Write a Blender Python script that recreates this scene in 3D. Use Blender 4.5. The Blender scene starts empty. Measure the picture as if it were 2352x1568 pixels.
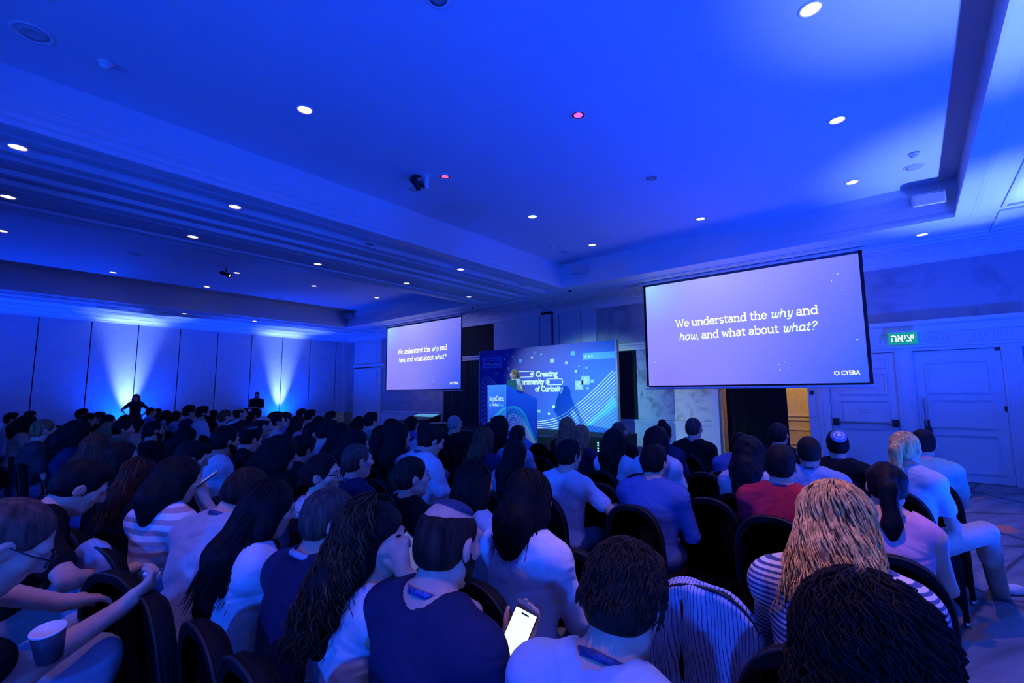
import bpy, bmesh, math, random
import numpy as np
from mathutils import Vector, Matrix

sc = bpy.context.scene
COL = sc.collection
random.seed(7); RNG = np.random.default_rng(7)

# ------------------------------------------------------------------ camera
CAM_F, CAM_YAW, CAM_PITCH, CAM_ROLL, CAM_H = 1061.6, math.radians(40.590), math.radians(6.336), math.radians(-0.309), 1.65
IW, IH = 2352, 1568
def _axes():
    fw = np.array([-math.sin(CAM_YAW)*math.cos(CAM_PITCH), math.cos(CAM_YAW)*math.cos(CAM_PITCH), math.sin(CAM_PITCH)])
    r = np.array([math.cos(CAM_YAW), math.sin(CAM_YAW), 0.0]); u = np.cross(r, fw)
    c, s = math.cos(CAM_ROLL), math.sin(CAM_ROLL)
    return np.array([c*r+s*u, -s*r+c*u, fw])
AX = _axes()
cd = bpy.data.cameras.new('camera'); cam = bpy.data.objects.new('camera', cd); COL.objects.link(cam)
cd.sensor_width = 36.0; cd.lens = CAM_F*36.0/IW; cd.clip_start = 0.05; cd.clip_end = 100
cam.matrix_world = Matrix(((AX[0][0], AX[1][0], -AX[2][0], 0), (AX[0][1], AX[1][1], -AX[2][1], 0), (AX[0][2], AX[1][2], -AX[2][2], CAM_H), (0, 0, 0, 1)))
sc.camera = cam

# ------------------------------------------------------------------ world, exposure
sc.view_settings.view_transform = 'Standard'; sc.view_settings.look = 'None'
sc.view_settings.gamma = 1.0; sc.view_settings.use_curve_mapping = False
sc.view_settings.exposure = 0.0
sc.cycles.max_bounces = 3; sc.cycles.diffuse_bounces = 2; sc.cycles.glossy_bounces = 1; sc.cycles.transmission_bounces = 2
sc.cycles.caustics_reflective = False; sc.cycles.caustics_refractive = False; sc.cycles.adaptive_threshold = .05; sc.cycles.use_light_tree = False
w = bpy.data.worlds.new('world'); sc.world = w; w.use_nodes = True
w.node_tree.nodes['Background'].inputs[0].default_value = (0.0, 0.0, 0.0, 1)
w.node_tree.nodes['Background'].inputs[1].default_value = 0.0

# ------------------------------------------------------------------ light settings (the lamps themselves sit in their fixtures)
BLUE = (0.0003, 0.046, 1.0)         # LED uplight, blue emitters
CORE = (0.24, 0.38, 1.0)            # LED uplight, the pale heart of its beam
WARM = (1.0, 0.44, 0.30)            # recessed halogen downlights, dimmed
STAGEW = (0.62, 1.0, 0.93)          # profile spot on the speaker
P_UP_L, P_UP_R, P_FILL, P_CORE = 1290.0, 1340.0, 1340.0, 560.0
P_DOWN, P_STAGE = 0.0, 3000.0

def light(name, kind, loc, color, power, target=None, size=0.05, spot=60, blend=0.6, parent=None):
    ld = bpy.data.lights.new(name, kind); ld.color = color; ld.energy = power
    if kind in ('SPOT', 'POINT'): ld.shadow_soft_size = size
    if kind == 'SPOT': ld.spot_size = math.radians(spot); ld.spot_blend = blend
    o = bpy.data.objects.new(name, ld); COL.objects.link(o)
    o.location = loc
    if target is not None:
        d = Vector(target)-Vector(loc); o.rotation_euler = d.to_track_quat('-Z', 'Y').to_euler()
    if parent is not None:
        o.parent = parent; o.matrix_parent_inverse = parent.matrix_world.inverted()
    return o

# ------------------------------------------------------------------ geometry helpers
def ray(u, v):
    return np.array([(u-IW/2)/CAM_F, -(v-IH/2)/CAM_F, 1.0]) @ AX
def at(u, v, axis, val):
    d = ray(u, v); o = np.array([0, 0, CAM_H]); t = (val-o[axis])/d[axis]
    return Vector(o+t*d)
def at_depth(u, v, dep):
    return Vector(np.array([0, 0, CAM_H])+ray(u, v)*dep)

class MB:
    """collects boxes, prisms, tubes and lathes into one mesh"""
    def __init__(s): s.v = []; s.f = []
    def add(s, vs, fs):
        n = len(s.v); s.v += [tuple(x) for x in vs]; s.f += [tuple(n+i for i in f) for f in fs]; return s
    def box(s, a, b, M=None):
        x0, y0, z0 = a; x1, y1, z1 = b
        vs = [Vector(p) for p in ((x0,y0,z0),(x1,y0,z0),(x1,y1,z0),(x0,y1,z0),(x0,y0,z1),(x1,y0,z1),(x1,y1,z1),(x0,y1,z1))]
        if M is not None: vs = [M @ p for p in vs]
        return s.add(vs, [(0,3,2,1),(4,5,6,7),(0,1,5,4),(1,2,6,5),(2,3,7,6),(3,0,4,7)])
    def bbox(s, a, b, r, M=None):
        """box with all edges chamfered by r"""
        c = [(a[i]+b[i])/2 for i in range(3)]; h = [(b[i]-a[i])/2 for i in range(3)]
        vs = []; idx = {}
        for sx in (-1,1):
            for sy in (-1,1):
                for sz in (-1,1):
                    for k in range(3):
                        q = [sx*h[0], sy*h[1], sz*h[2]]
                        for j in range(3):
                            if j != k: q[j] -= (sx,sy,sz)[j]*r
                        idx[(sx,sy,sz,k)] = len(vs); p = Vector([c[i]+q[i] for i in range(3)]); vs.append(M @ p if M is not None else p)
        fs = []
        for k in range(3):
            a1, a2 = (k+1) % 3, (k+2) % 3
            for sg in (-1,1):
                ring = []
                for (p, q) in ((-1,-1),(1,-1),(1,1),(-1,1)):
                    t = [0,0,0]; t[k] = sg; t[a1] = p; t[a2] = q; ring.append(idx[(*t, k)])
                fs.append(ring if sg > 0 else ring[::-1])
        for k in range(3):
            a1, a2 = (k+1) % 3, (k+2) % 3
            for p in (-1,1):
                for q in (-1,1):
                    t0 = [0,0,0]; t0[k] = -1; t0[a1] = p; t0[a2] = q; t1 = list(t0); t1[k] = 1
                    ring = [idx[(*t0,a1)], idx[(*t1,a1)], idx[(*t1,a2)], idx[(*t0,a2)]]
                    fs.append(ring if p*q < 0 else ring[::-1])
        for sx in (-1,1):
            for sy in (-1,1):
                for sz in (-1,1):
                    ring = [idx[(sx,sy,sz,k)] for k in range(3)]; fs.append(ring if sx*sy*sz > 0 else ring[::-1])
        return s.add(vs, fs)
    def prism(s, poly, axis, a, b):
        """closed 2-D polygon (in the other two axes, in x-y-z order) extruded along axis from a to b"""
        n = len(poly)
        def P(p, t):
            q = list(p); q.insert(axis, t); return q
        vs = [P(p, a) for p in poly]+[P(p, b) for p in poly]
        fs = [tuple(range(n))[::-1], tuple(range(n, 2*n))]+[(i, (i+1) % n, n+(i+1) % n, n+i) for i in range(n)]
        return s.add(vs, fs)
    def tube(s, pts, r, n=8, caps=True):
        pts = [Vector(p) for p in pts]; m = len(pts); rs = r if hasattr(r, '__len__') else [r]*m
        up = None; vs = []
        for i, p in enumerate(pts):
            t = (pts[min(i+1, m-1)]-pts[max(i-1, 0)])
            t = t.normalized() if t.length > 1e-9 else Vector((0,0,1))
            if up is None:
                up = Vector((0,0,1)) if abs(t.z) < .9 else Vector((1,0,0))
            x = t.cross(up); x = x.normalized() if x.length > 1e-6 else t.orthogonal().normalized()
            y = x.cross(t).normalized(); up = y
            vs += [p+rs[i]*(math.cos(2*math.pi*k/n)*x+math.sin(2*math.pi*k/n)*y) for k in range(n)]
        fs = [(i*n+k, i*n+(k+1) % n, (i+1)*n+(k+1) % n, (i+1)*n+k) for i in range(m-1) for k in range(n)]
        if caps: fs += [tuple(range(n))[::-1], tuple((m-1)*n+k for k in range(n))]
        return s.add(vs, fs)
    def lathe(s, prof, c, n=20, M=None):
        """profile of (radius, height) turned about the vertical through c"""
        m = len(prof); vs = []
        for (r, z) in prof:
            for k in range(n):
                a = 2*math.pi*k/n; p = Vector((c[0]+r*math.cos(a), c[1]+r*math.sin(a), c[2]+z)); vs.append(M @ p if M is not None else p)
        fs = [(i*n+k, i*n+(k+1) % n, (i+1)*n+(k+1) % n, (i+1)*n+k) for i in range(m-1) for k in range(n)]
        if prof[0][0] > 1e-4: fs.append(tuple(range(n))[::-1])
        if prof[-1][0] > 1e-4: fs.append(tuple((m-1)*n+k for k in range(n)))
        return s.add(vs, fs)
    def ribbon(s, pts, wd, nrm):
        """flat strip of width wd along pts, lying in the plane with normal nrm"""
        pts = [Vector(p) for p in pts]; nrm = Vector(nrm); vs = []; m = len(pts)
        for i, p in enumerate(pts):
            t = pts[min(i+1, m-1)]-pts[max(i-1, 0)]; t.normalize(); x = nrm.cross(t).normalized(); ww = wd[i] if hasattr(wd, '__len__') else wd
            vs += [p+x*ww/2, p-x*ww/2]
        return s.add(vs, [(2*i, 2*i+1, 2*i+3, 2*i+2) for i in range(m-1)])
    def build(s, name, m, parent=None, smooth=False):
        me = bpy.data.meshes.new(name); me.from_pydata(s.v, [], s.f); me.update()
        return link(name, me, m, parent, smooth)

def link(name, me, m, parent=None, smooth=False):
    o = bpy.data.objects.new(name, me); COL.objects.link(o)
    for x in (m if isinstance(m, (list, tuple)) else [m]):
        if x is not None: me.materials.append(x)
    if smooth: me.shade_smooth()
    if parent is not None: o.parent = parent
    return o
def empty(name, loc=(0,0,0), rz=0.0):
    o = bpy.data.objects.new(name, None); COL.objects.link(o); o.location = loc; o.rotation_euler = (0,0,rz); o.empty_display_size = .1
    return o
def tag(o, label, cat, group=None, kind=None):
    o['label'] = label; o['category'] = cat
    if group: o['group'] = group
    if kind: o['kind'] = kind
    return o
def struct(o):
    o['kind'] = 'structure'; return o
def copy_tree(o, parent=None):
    c = o.copy(); COL.objects.link(c); c.parent = parent
    for ch in list(o.children):
        if ch.type != 'LIGHT': copy_tree(ch, c)
    return c

# ------------------------------------------------------------------ materials
MATS = {}
def mat(name, col, rough=.7, noise=0.0, nscale=20.0, bump=0.0, bscale=200.0, metal=0.0, emit=None, estr=0.0, spec=.3, stretch=None):
    if name in MATS: return MATS[name]
    m = bpy.data.materials.new(name); m.use_nodes = True; nt = m.node_tree; b = nt.nodes['Principled BSDF']
    b.inputs['Base Color'].default_value = (*col, 1); b.inputs['Roughness'].default_value = rough
    b.inputs['Metallic'].default_value = metal; b.inputs['Specular IOR Level'].default_value = spec
    if noise or bump:
        tc = nt.nodes.new('ShaderNodeTexCoord'); mp = nt.nodes.new('ShaderNodeMapping'); nt.links.new(tc.outputs['Object'], mp.inputs[0])
        if stretch: mp.inputs['Scale'].default_value = stretch
    if noise:
        n = nt.nodes.new('ShaderNodeTexNoise'); n.inputs['Scale'].default_value = nscale; n.inputs['Detail'].default_value = 4
        nt.links.new(mp.outputs[0], n.inputs['Vector'])
        r = nt.nodes.new('ShaderNodeValToRGB')
        lo = [max(0, c*(1-noise)) for c in col]; hi = [min(1, c*(1+noise)) for c in col]
        r.color_ramp.elements[0].position = .3; r.color_ramp.elements[1].position = .7
        r.color_ramp.elements[0].color = (*lo, 1); r.color_ramp.elements[1].color = (*hi, 1)
        nt.links.new(n.outputs['Fac'], r.inputs[0]); nt.links.new(r.outputs[0], b.inputs['Base Color'])
    if bump:
        n2 = nt.nodes.new('ShaderNodeTexNoise'); n2.inputs['Scale'].default_value = bscale; n2.inputs['Detail'].default_value = 3
        nt.links.new(mp.outputs[0], n2.inputs['Vector'])
        bp = nt.nodes.new('ShaderNodeBump'); bp.inputs['Strength'].default_value = bump; bp.inputs['Distance'].default_value = .01
        nt.links.new(n2.outputs['Fac'], bp.inputs['Height']); nt.links.new(bp.outputs[0], b.inputs['Normal'])
    if emit is not None:
        b.inputs['Emission Color'].default_value = (*emit, 1); b.inputs['Emission Strength'].default_value = estr
    if emit is not None: m.cycles.emission_sampling = 'NONE'
    MATS[name] = m; return m
def ramp_node(nt, stops, fac=None):
    r = nt.nodes.new('ShaderNodeValToRGB'); cr = r.color_ramp
    while len(cr.elements) < len(stops): cr.elements.new(.5)
    for e, (p, c) in zip(cr.elements, stops): e.position = p; e.color = (*c, 1)
    if fac is not None: nt.links.new(fac, r.inputs[0])
    return r
def node(nt, kind, **kw):
    n = nt.nodes.new(kind)
    for k, v in kw.items():
        if isinstance(k, str) and hasattr(n, k): setattr(n, k, v)
        else: n.inputs[k].default_value = v
    return n

M_CEIL = mat('ceiling paint', (.66,.72,.82), .8, .02, 3)
M_WALL = mat('wall paint', (.60,.66,.76), .7, .03, 4)
M_TRIM = mat('trim paint', (.66,.72,.82), .45, .02, 6)
M_PANEL = mat('partition panel fabric', (.54,.60,.70), .6, .05, 6)
M_GAP = mat('dark joint', (.02,.02,.025), .9, .1, 5)
M_BLACK = mat('matt black', (.012,.012,.014), .7, .2, 30)
M_BLKGLOSS = mat('black plastic', (.015,.015,.018), .35, .1, 20)
M_CHROME = mat('chrome', (.75,.75,.78), .2, .05, 10, metal=1.0)
M_STEEL = mat('brushed steel', (.45,.46,.48), .35, .1, 30, metal=1.0)
M_WHITEP = mat('white plastic', (.75,.75,.77), .4, .02, 20)
M_GREYP = mat('grey plastic', (.30,.31,.33), .5, .04, 20)
M_DRAPE = mat('dark drape', (.035,.045,.05), .9, .2, 8)
M_BLKDRAPE = mat('black stage cloth', (.006,.006,.007), .95, .2, 12)
M_CHAIR = mat('black stretch chair cover', (.006,.006,.007), .7, .15, 40, spec=.12)
M_CHAIRB = mat('chair cover hem', (.016,.016,.019), .5, .15, 60)
M_WARMWALL = mat('corridor wall', (.62,.52,.40), .7, .08, 8)
M_WARMTRIM = mat('corridor trim', (.72,.66,.56), .5, .03, 8)
M_STAGE = mat('stage deck carpet', (.018,.022,.026), .8, .2, 30)

def plaster_mat(name, c0, c1, scale, bump):
    m = bpy.data.materials.new(name); m.use_nodes = True; nt = m.node_tree; b = nt.nodes['Principled BSDF']
    tc = nt.nodes.new('ShaderNodeTexCoord'); n = node(nt, 'ShaderNodeTexNoise'); n.inputs['Scale'].default_value = scale; n.inputs['Detail'].default_value = 6; n.inputs['Distortion'].default_value = 1.6
    nt.links.new(tc.outputs['Object'], n.inputs['Vector'])
    r = ramp_node(nt, [(.30, c0), (.52, c1), (.8, c1)], n.outputs['Fac']); nt.links.new(r.outputs[0], b.inputs['Base Color'])
    bp = nt.nodes.new('ShaderNodeBump'); bp.inputs['Strength'].default_value = bump; bp.inputs['Distance'].default_value = .02
    nt.links.new(n.outputs['Fac'], bp.inputs['Height']); nt.links.new(bp.outputs[0], b.inputs['Normal'])
    b.inputs['Roughness'].default_value = .6
    return m
M_PLASTER = plaster_mat('polished plaster', (.30,.33,.35), (.70,.73,.74), 2.6, .25)
M_WALLPAPER = plaster_mat('wall covering', (.22,.26,.34), (.32,.36,.44), 1.6, .15)

def carpet_mat():
    m = bpy.data.materials.new('patterned carpet'); m.use_nodes = True; nt = m.node_tree; b = nt.nodes['Principled BSDF']
    tc = nt.nodes.new('ShaderNodeTexCoord'); mp = nt.nodes.new('ShaderNodeMapping'); nt.links.new(tc.outputs['Object'], mp.inputs[0])
    mp.inputs['Rotation'].default_value = (0,0,math.radians(28))
    n = node(nt, 'ShaderNodeTexNoise'); n.inputs['Scale'].default_value = 1.1; n.inputs['Detail'].default_value = 5
    mp2 = nt.nodes.new('ShaderNodeMapping'); mp2.inputs['Scale'].default_value = (6,.8,1); nt.links.new(mp.outputs[0], mp2.inputs[0]); nt.links.new(mp2.outputs[0], n.inputs['Vector'])
    base = ramp_node(nt, [(.30, (.06,.09,.12)), (.5, (.14,.18,.22)), (.68, (.21,.24,.27))], n.outputs['Fac'])
    # rust streaks
    n2 = node(nt, 'ShaderNodeTexNoise'); n2.inputs['Scale'].default_value = .9; n2.inputs['Detail'].default_value = 3
    mp3 = nt.nodes.new('ShaderNodeMapping'); mp3.inputs['Scale'].default_value = (2.4,.9,1); mp3.inputs['Location'].default_value = (3.1,.4,0); nt.links.new(mp.outputs[0], mp3.inputs[0]); nt.links.new(mp3.outputs[0], n2.inputs['Vector'])
    rr = ramp_node(nt, [(.60, (0,0,0)), (.63, (1,1,1))], n2.outputs['Fac'])
    mix = nt.nodes.new('ShaderNodeMixRGB'); nt.links.new(rr.outputs[0], mix.inputs[0]); nt.links.new(base.outputs[0], mix.inputs[1]); mix.inputs[2].default_value = (.62,.20,.10,1)
    # dark drawn lines
    prev = mix
    for ang, sc_, w_ in ((14, .30, .006), (58, .22, .005), (-40, .17, .005)):
        mpl = nt.nodes.new('ShaderNodeMapping'); mpl.inputs['Rotation'].default_value = (0,0,math.radians(ang)); nt.links.new(tc.outputs['Object'], mpl.inputs[0])
        wv = node(nt, 'ShaderNodeTexWave'); wv.inputs['Scale'].default_value = sc_; wv.inputs['Distortion'].default_value = 3.0; wv.inputs['Detail'].default_value = 1.5; wv.inputs['Detail Scale'].default_value = .5
        nt.links.new(mpl.outputs[0], wv.inputs['Vector'])
        r2 = ramp_node(nt, [(0, (1,1,1)), (w_, (0,0,0))], wv.outputs['Fac'])
        mx = nt.nodes.new('ShaderNodeMixRGB'); nt.links.new(r2.outputs[0], mx.inputs[0]); nt.links.new(prev.outputs[0], mx.inputs[1]); mx.inputs[2].default_value = (.03,.04,.06,1); prev = mx
    nt.links.new(prev.outputs[0], b.inputs['Base Color']); b.inputs['Roughness'].default_value = .95
    n3 = node(nt, 'ShaderNodeTexNoise'); n3.inputs['Scale'].default_value = 120; nt.links.new(tc.outputs['Object'], n3.inputs['Vector'])
    bp = nt.nodes.new('ShaderNodeBump'); bp.inputs['Strength'].default_value = .4; bp.inputs['Distance'].default_value = .01; nt.links.new(n3.outputs['Fac'], bp.inputs['Height']); nt.links.new(bp.outputs[0], b.inputs['Normal'])
    return m
M_CARPET = carpet_mat()

# ------------------------------------------------------------------ the room
XL, XR, YF, YK = -20.62, 2.40, 11.87, -5.6      # left, right, stage and rear wall
ZS, ZT = 4.31, 4.93                             # soffit and tray ceiling
T1 = (-6.59, .79, -3.6, 9.69)                   # tray over the camera: x0, x1, y0, y1
T2 = (-17.1, -9.72, -3.6, 9.69)                 # tray of the far bay
TH = .25

fl = MB().box((XL-TH, YK-TH, -.2), (XR+TH, 16.2, 0)).build('floor', M_CARPET); struct(fl)
# ceiling: soffit strips round the trays, the trays' sides and tops
c = MB()
for (x0, x1, y0, y1) in ((XL-TH, T2[0], YK-TH, YF+TH), (T2[1], -9.7, YK-TH, YF+TH), (T1[1], XR+TH, YK-TH, YF+TH), (T2[0], T2[1], T2[3], YF+TH), (T1[0], T1[1], T1[3], YF+TH), (T2[0], T2[1], YK-TH, T2[2]), (T1[0], T1[1], YK-TH, T1[2])):
    c.box((x0, y0, ZS), (x1, y1, 5.2))
for t in (T1, T2): c.box((t[0], t[2], ZT), (t[1], t[3], 5.2))
# beam between the bays: stepped underside with two slots for the folding partition
BX = [(-6.59,4.31),(-6.63,4.31),(-6.63,4.38),(-6.7,4.38),(-6.86,4.31),(-7.01,4.31),(-7.01,4.37),(-7.2,4.37),(-7.25,4.29),(-7.35,4.29),(-7.35,4.65),(-7.5,4.65),(-7.5,4.29),(-7.56,4.29),(-7.7,4.34),(-8.0,4.34),(-8.03,4.29),(-8.09,4.29),(-8.34,4.35),(-8.42,4.35),(-8.44,4.29),(-8.62,4.29),(-8.62,4.49),(-8.66,4.49),(-8.66,4.29),(-8.76,4.33),(-9.36,4.33),(-9.36,4.29),(-9.45,4.29),(-9.5,4.34),(-9.72,4.34),(-9.72,4.31)]
c.prism([(x, z) for x, z in BX]+[(-9.72, 5.2), (-6.59, 5.2)], 1, YK-TH, 9.85)
c.box((-9.72, 9.85, ZS), (-6.59, YF+TH, 5.2))
ceil = struct(c.build('ceiling', M_CEIL))
# tray cornices: a profile swept round each opening, mitred
def frame_sweep(name, t, prof, m):
    """prof: (inset from the side, z); swept round the rectangle t"""
    mb = MB(); vs = []; n = len(prof)
    for (sx, sy) in ((0,0),(1,0),(1,1),(0,1)):
        for (d, z) in prof:
            x = t[0]+d if sx == 0 else t[1]-d; y = t[2]+d if sy == 0 else t[3]-d; vs.append((x, y, z))
    fs = []
    for k in range(4):
        k2 = (k+1) % 4
        for i in range(n-1): fs.append((k*n+i, k2*n+i, k2*n+i+1, k*n+i+1))
    mb.add(vs, fs); o = mb.build(name, m); return struct(o)
PROF = [(0,4.64),(0.009,4.64),(0.011,4.615),(0.0175,4.61),(0.0175,4.575),(0.025,4.565),(0.03,4.53),(0.0375,4.49),(0.05,4.455),(0.0525,4.43),(0.0625,4.43),(0.0625,4.405),(0.0575,4.4),(0.065,4.37),(0.075,4.35),(0.0775,4.325),(0.0775,4.29),(0.05,4.285),(-0.1,4.285),(-0.12,4.3),(-0.16,4.3),(-0.17,4.315)]
frame_sweep('trim_1', T1, PROF, M_TRIM); frame_sweep('trim_2', T2, PROF, M_TRIM)
# wall crown round the room
CROWN = [(0,4.10),(.03,4.10),(.035,4.13),(.06,4.14),(.08,4.18),(.12,4.22),(.17,4.245),(.18,4.27),(.24,4.27),(.25,4.285),(.33,4.285),(.34,4.30),(.52,4.30),(.53,4.315)]
frame_sweep('trim_3', (XL, XR, YK, YF), CROWN, M_TRIM)
# extra reeds under the far-left soffit
for i, x in enumerate((-19.75, -19.45, -18.55, -18.3, -17.75, -17.5)):
    struct(MB().prism([(x-.07, 4.312), (x-.05, 4.285), (x+.05, 4.285), (x+.07, 4.312)], 1, YK+.6, YF-.7).build('trim_%d' % (4+i), M_TRIM))
# reeds under the stage-side soffit
for i, y in enumerate((10.18, 10.28, 10.86, 11.1)):
    struct(MB().prism([(y-.045, 4.312), (y-.03, 4.292), (y+.03, 4.292), (y+.045, 4.312)], 0, XL+.7, XR-.7).build('trim_%d' % (10+i), M_TRIM))
# coffer beads under the right-hand soffit
def bead_rect(name, x0, x1, y0, y1, z, wd=.05, h=.03):
    mb = MB()
    for a, b in (((x0,y0),(x1,y0+wd)),((x0,y1-wd),(x1,y1)),((x0,y0+wd),(x0+wd,y1-wd)),((x1-wd,y0+wd),(x1,y1-wd))):
        mb.box((a[0], a[1], z-h), (b[0], b[1], z+.002))
    return struct(mb.build(name, M_TRIM))
k = 20
for (y0, y1) in ((-3.4, .9), (1.0, 5.2), (5.3, 9.55)):
    bead_rect('trim_%d' % k, 1.20, 2.0, y0, y1, ZS); bead_rect('trim_%d' % (k+1), 1.40, 1.82, y0+.28, y1-.28, ZS, .03); k += 2
bead_rect('trim_%d' % k, 1.20, 2.0, 9.72, 11.0, ZS)

# left wall: a folding partition of tall panels with dark joints
wl = struct(MB().box((XL-TH, YK-TH, 0), (XL-.045, YF+TH, ZS+.3)).build('wall_left', M_GAP))
pitch = 1.2455; y = 1.23-pitch*6
while y < YF-.35:
    y1 = min(y+pitch, YF-.35); y0 = max(y, YK)
    if y1 > y0+.05: MB().bbox((XL-.045, y0+.014, .03), (XL, y1-.014, 4.27), .006).build('panel', M_PANEL, wl)
    y += pitch
struct(MB().box((XL-.05, YF-.36, 0), (XL+.03, YF+.1, ZS)).build('trim_30', M_TRIM))
struct(MB().prism([(XL-.05,4.235),(XL+.05,4.235),(XL+.05,4.265),(XL-.05,4.265)], 1, YK, YF).build('trim_31', M_GAP))
struct(MB().box((XR, YK-TH, 0), (XR+TH, YF+TH, ZS+.3)).build('wall_right', M_WALL))
struct(MB().box((XL-TH, YK-TH, 0), (XR+TH, YK, ZS+.3)).build('wall_rear', M_WALL))
struct(MB().box((XR-.02, YK, 0), (XR, YF, .14)).build('baseboard_right', M_TRIM))

# stage wall in sections, with the service doorway open
DX0, DX1, DH = -3.55, -1.70, 2.45
ws = MB(); ws.box((XL-TH, YF, 0), (DX0, YF+TH, ZS+.3)); ws.box((DX1, YF, 0), (XR+TH, YF+TH, ZS+.3)); ws.box((DX0, YF, DH), (DX1, YF+TH, ZS+.3))
wstage = struct(ws.build('wall_stage', M_WALLPAPER))
def wall_part(name, x0, x1, z0, z1, m, d=.03, parent=None):
    return MB().bbox((x0, YF-d, z0), (x1, YF+.01, z1), min(.006, d*.4)).build(name, m, parent or wstage)
def framed(name, x0, x1, z0, z1, parent, d0=.03, wd=.035, d=.018, m=None):
    """a raised picture-frame moulding on the stage wall"""
    mb = MB(); ya, yb = YF-d0-d, YF-d0
    for a, b in (((x0,z0),(x1,z0+wd)),((x0,z1-wd),(x1,z1)),((x0,z0+wd),(x0+wd,z1-wd)),((x1-wd,z0+wd),(x1,z1-wd))):
        mb.box((a[0], ya, a[1]), (b[0], yb+.002, b[1]))
    return mb.build(name, m or M_TRIM, parent)
# pilaster bay in the far corner
wall_part('pilaster', -20.02, -17.8, .0, 4.12, M_WALL, .05)
framed('frame_moulding', -19.75, -18.15, 3.02, 3.95, wstage, .05); framed('frame_moulding', -19.75, -18.15, 1.05, 2.62, wstage, .05)
# entablature band and chair rail along the wall
def hband(x0, x1, prof, name):
    return MB().prism([(YF-d, z) for d, z in prof]+[(YF+.01, prof[-1][1]), (YF+.01, prof[0][1])], 0, x0, x1).build(name, M_TRIM, wstage)
ENT = [(.03,2.80),(.05,2.82),(.05,2.86),(.07,2.87),(.08,2.92),(.11,2.94),(.12,2.99),(.04,3.0)]
for (a, b) in ((-20.05, -17.6), (-12.9, -11.0), (-6.88, -3.7)): hband(a, b, ENT, 'entablature')
RAIL = [(.02,.80),(.035,.81),(.04,.86),(.055,.87),(.055,.90),(.02,.91)]
for (a, b) in ((-17.6, -13.75), (-6.88, -3.72), (DX1, -1.55)): hband(a, b, RAIL, 'chair_rail')
for (a, b) in ((-17.78, -13.75), (-6.88, -3.72)): wall_part('wainscot', a, b, 0, .80, M_WALL, .02)
# pale panels of the stacked folding partition above the backdrop
for (a, b) in ((-10.98, -8.98), (-8.93, -8.46), (-8.42, -8.22), (-8.18, -7.42), (-7.39, -6.88)): wall_part('panel', a, b, .05, 4.18, M_PANEL, .05)
MB().tube([(-8.44, YF-.07, 0), (-8.44, YF-.07, 4.16)], .022, 8).build('joint_rod', M_GAP, wstage)
MB().box((-8.85, YF-.12, 4.14), (-8.40, YF, 4.20)).build('track_cover', M_GAP, wstage)
# dark recess behind the left curtain, pale plaster field and end pilaster near the service doorway
wall_part('dark_recess', -13.6, -10.99, .0, 4.09, M_GAP, .012)
wall_part('plaster_field', -5.66, -3.72, .92, 2.80, M_PLASTER, .015)
wall_part('dark_recess', -6.6, -5.66, .92, 2.80, M_GAP, .015)  # the backdrop's shadow on the wall, put in as a dark panel
wall_part('door_lining', -3.72, -3.55, 0, 2.55, M_TRIM, .06)
wall_part('door_lining', -1.70, -1.52, 0, 2.55, M_TRIM, .05)
framed('frame_moulding', -1.69, -1.57, 1.1, 2.4, wstage, .05, .02)
MB().bbox((-1.66, YF-.075, 1.58), (-1.58, YF-.045, 1.66), .004).build('wall_switch', M_BLKGLOSS, wstage)

# double doors and their cased surround
def door(name, x0, x1, hinge_right, bar):
    d = struct(MB().bbox((x0, YF-.045, .01), (x1, YF+.02, 2.40), .004).build(name, M_TRIM))
    wx = x1-x0; zs = ((.18,.92),(1.02,1.48),(1.58,2.02),(2.10,2.32)) if bar else ((.17,.86),(.97,1.50),(1.60,2.20))
    for z0, z1 in zs:
        framed('panel_moulding', x0+.15, x1-.15, z0, z1, d, .045, .032, .03)
    return d
dl = door('door_1', -1.30, -.20, False, True); dr = door('door_2', .08, 1.26, True, False)
casing = MB()
for a, b in ((-1.52,-1.30),(-.20,.08),(1.26,1.52)): casing.bbox((a, YF-.09, 0), (b, YF+.01, 2.5), .008)
for a, b in ((-1.48,-1.44),(1.44,1.48),(1.30,1.33),(-.17,-.15),(.03,.05)): casing.box((a, YF-.105, 0), (b, YF-.085, 2.5))
struct(casing.build('trim_40', M_TRIM))
head = MB().prism([(YF+.01,2.41),(YF-.09,2.41),(YF-.10,2.46),(YF-.13,2.48),(YF-.13,2.52),(YF-.10,2.53),(YF-.10,2.74),(YF-.13,2.75),(YF-.16,2.82),(YF-.17,2.88),(YF-.22,2.91),(YF-.23,2.98),(YF+.01,3.0)], 0, -3.75, 1.58)
head = struct(head.build('trim_41', M_TRIM))
x = -1.62
while x < 1.42:
    MB().bbox((x, YF-.125, 2.575), (x+.045, YF-.09, 2.70), .006).build('dentil', M_TRIM, head); x += .083
struct(MB().box((1.58, YF-.03, 2.90), (XR, YF+.01, 3.0)).build('trim_42', M_TRIM)); struct(MB().box((1.60, YF-.02, 0), (XR, YF, 2.88)).build('trim_43', M_WALL))
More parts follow.
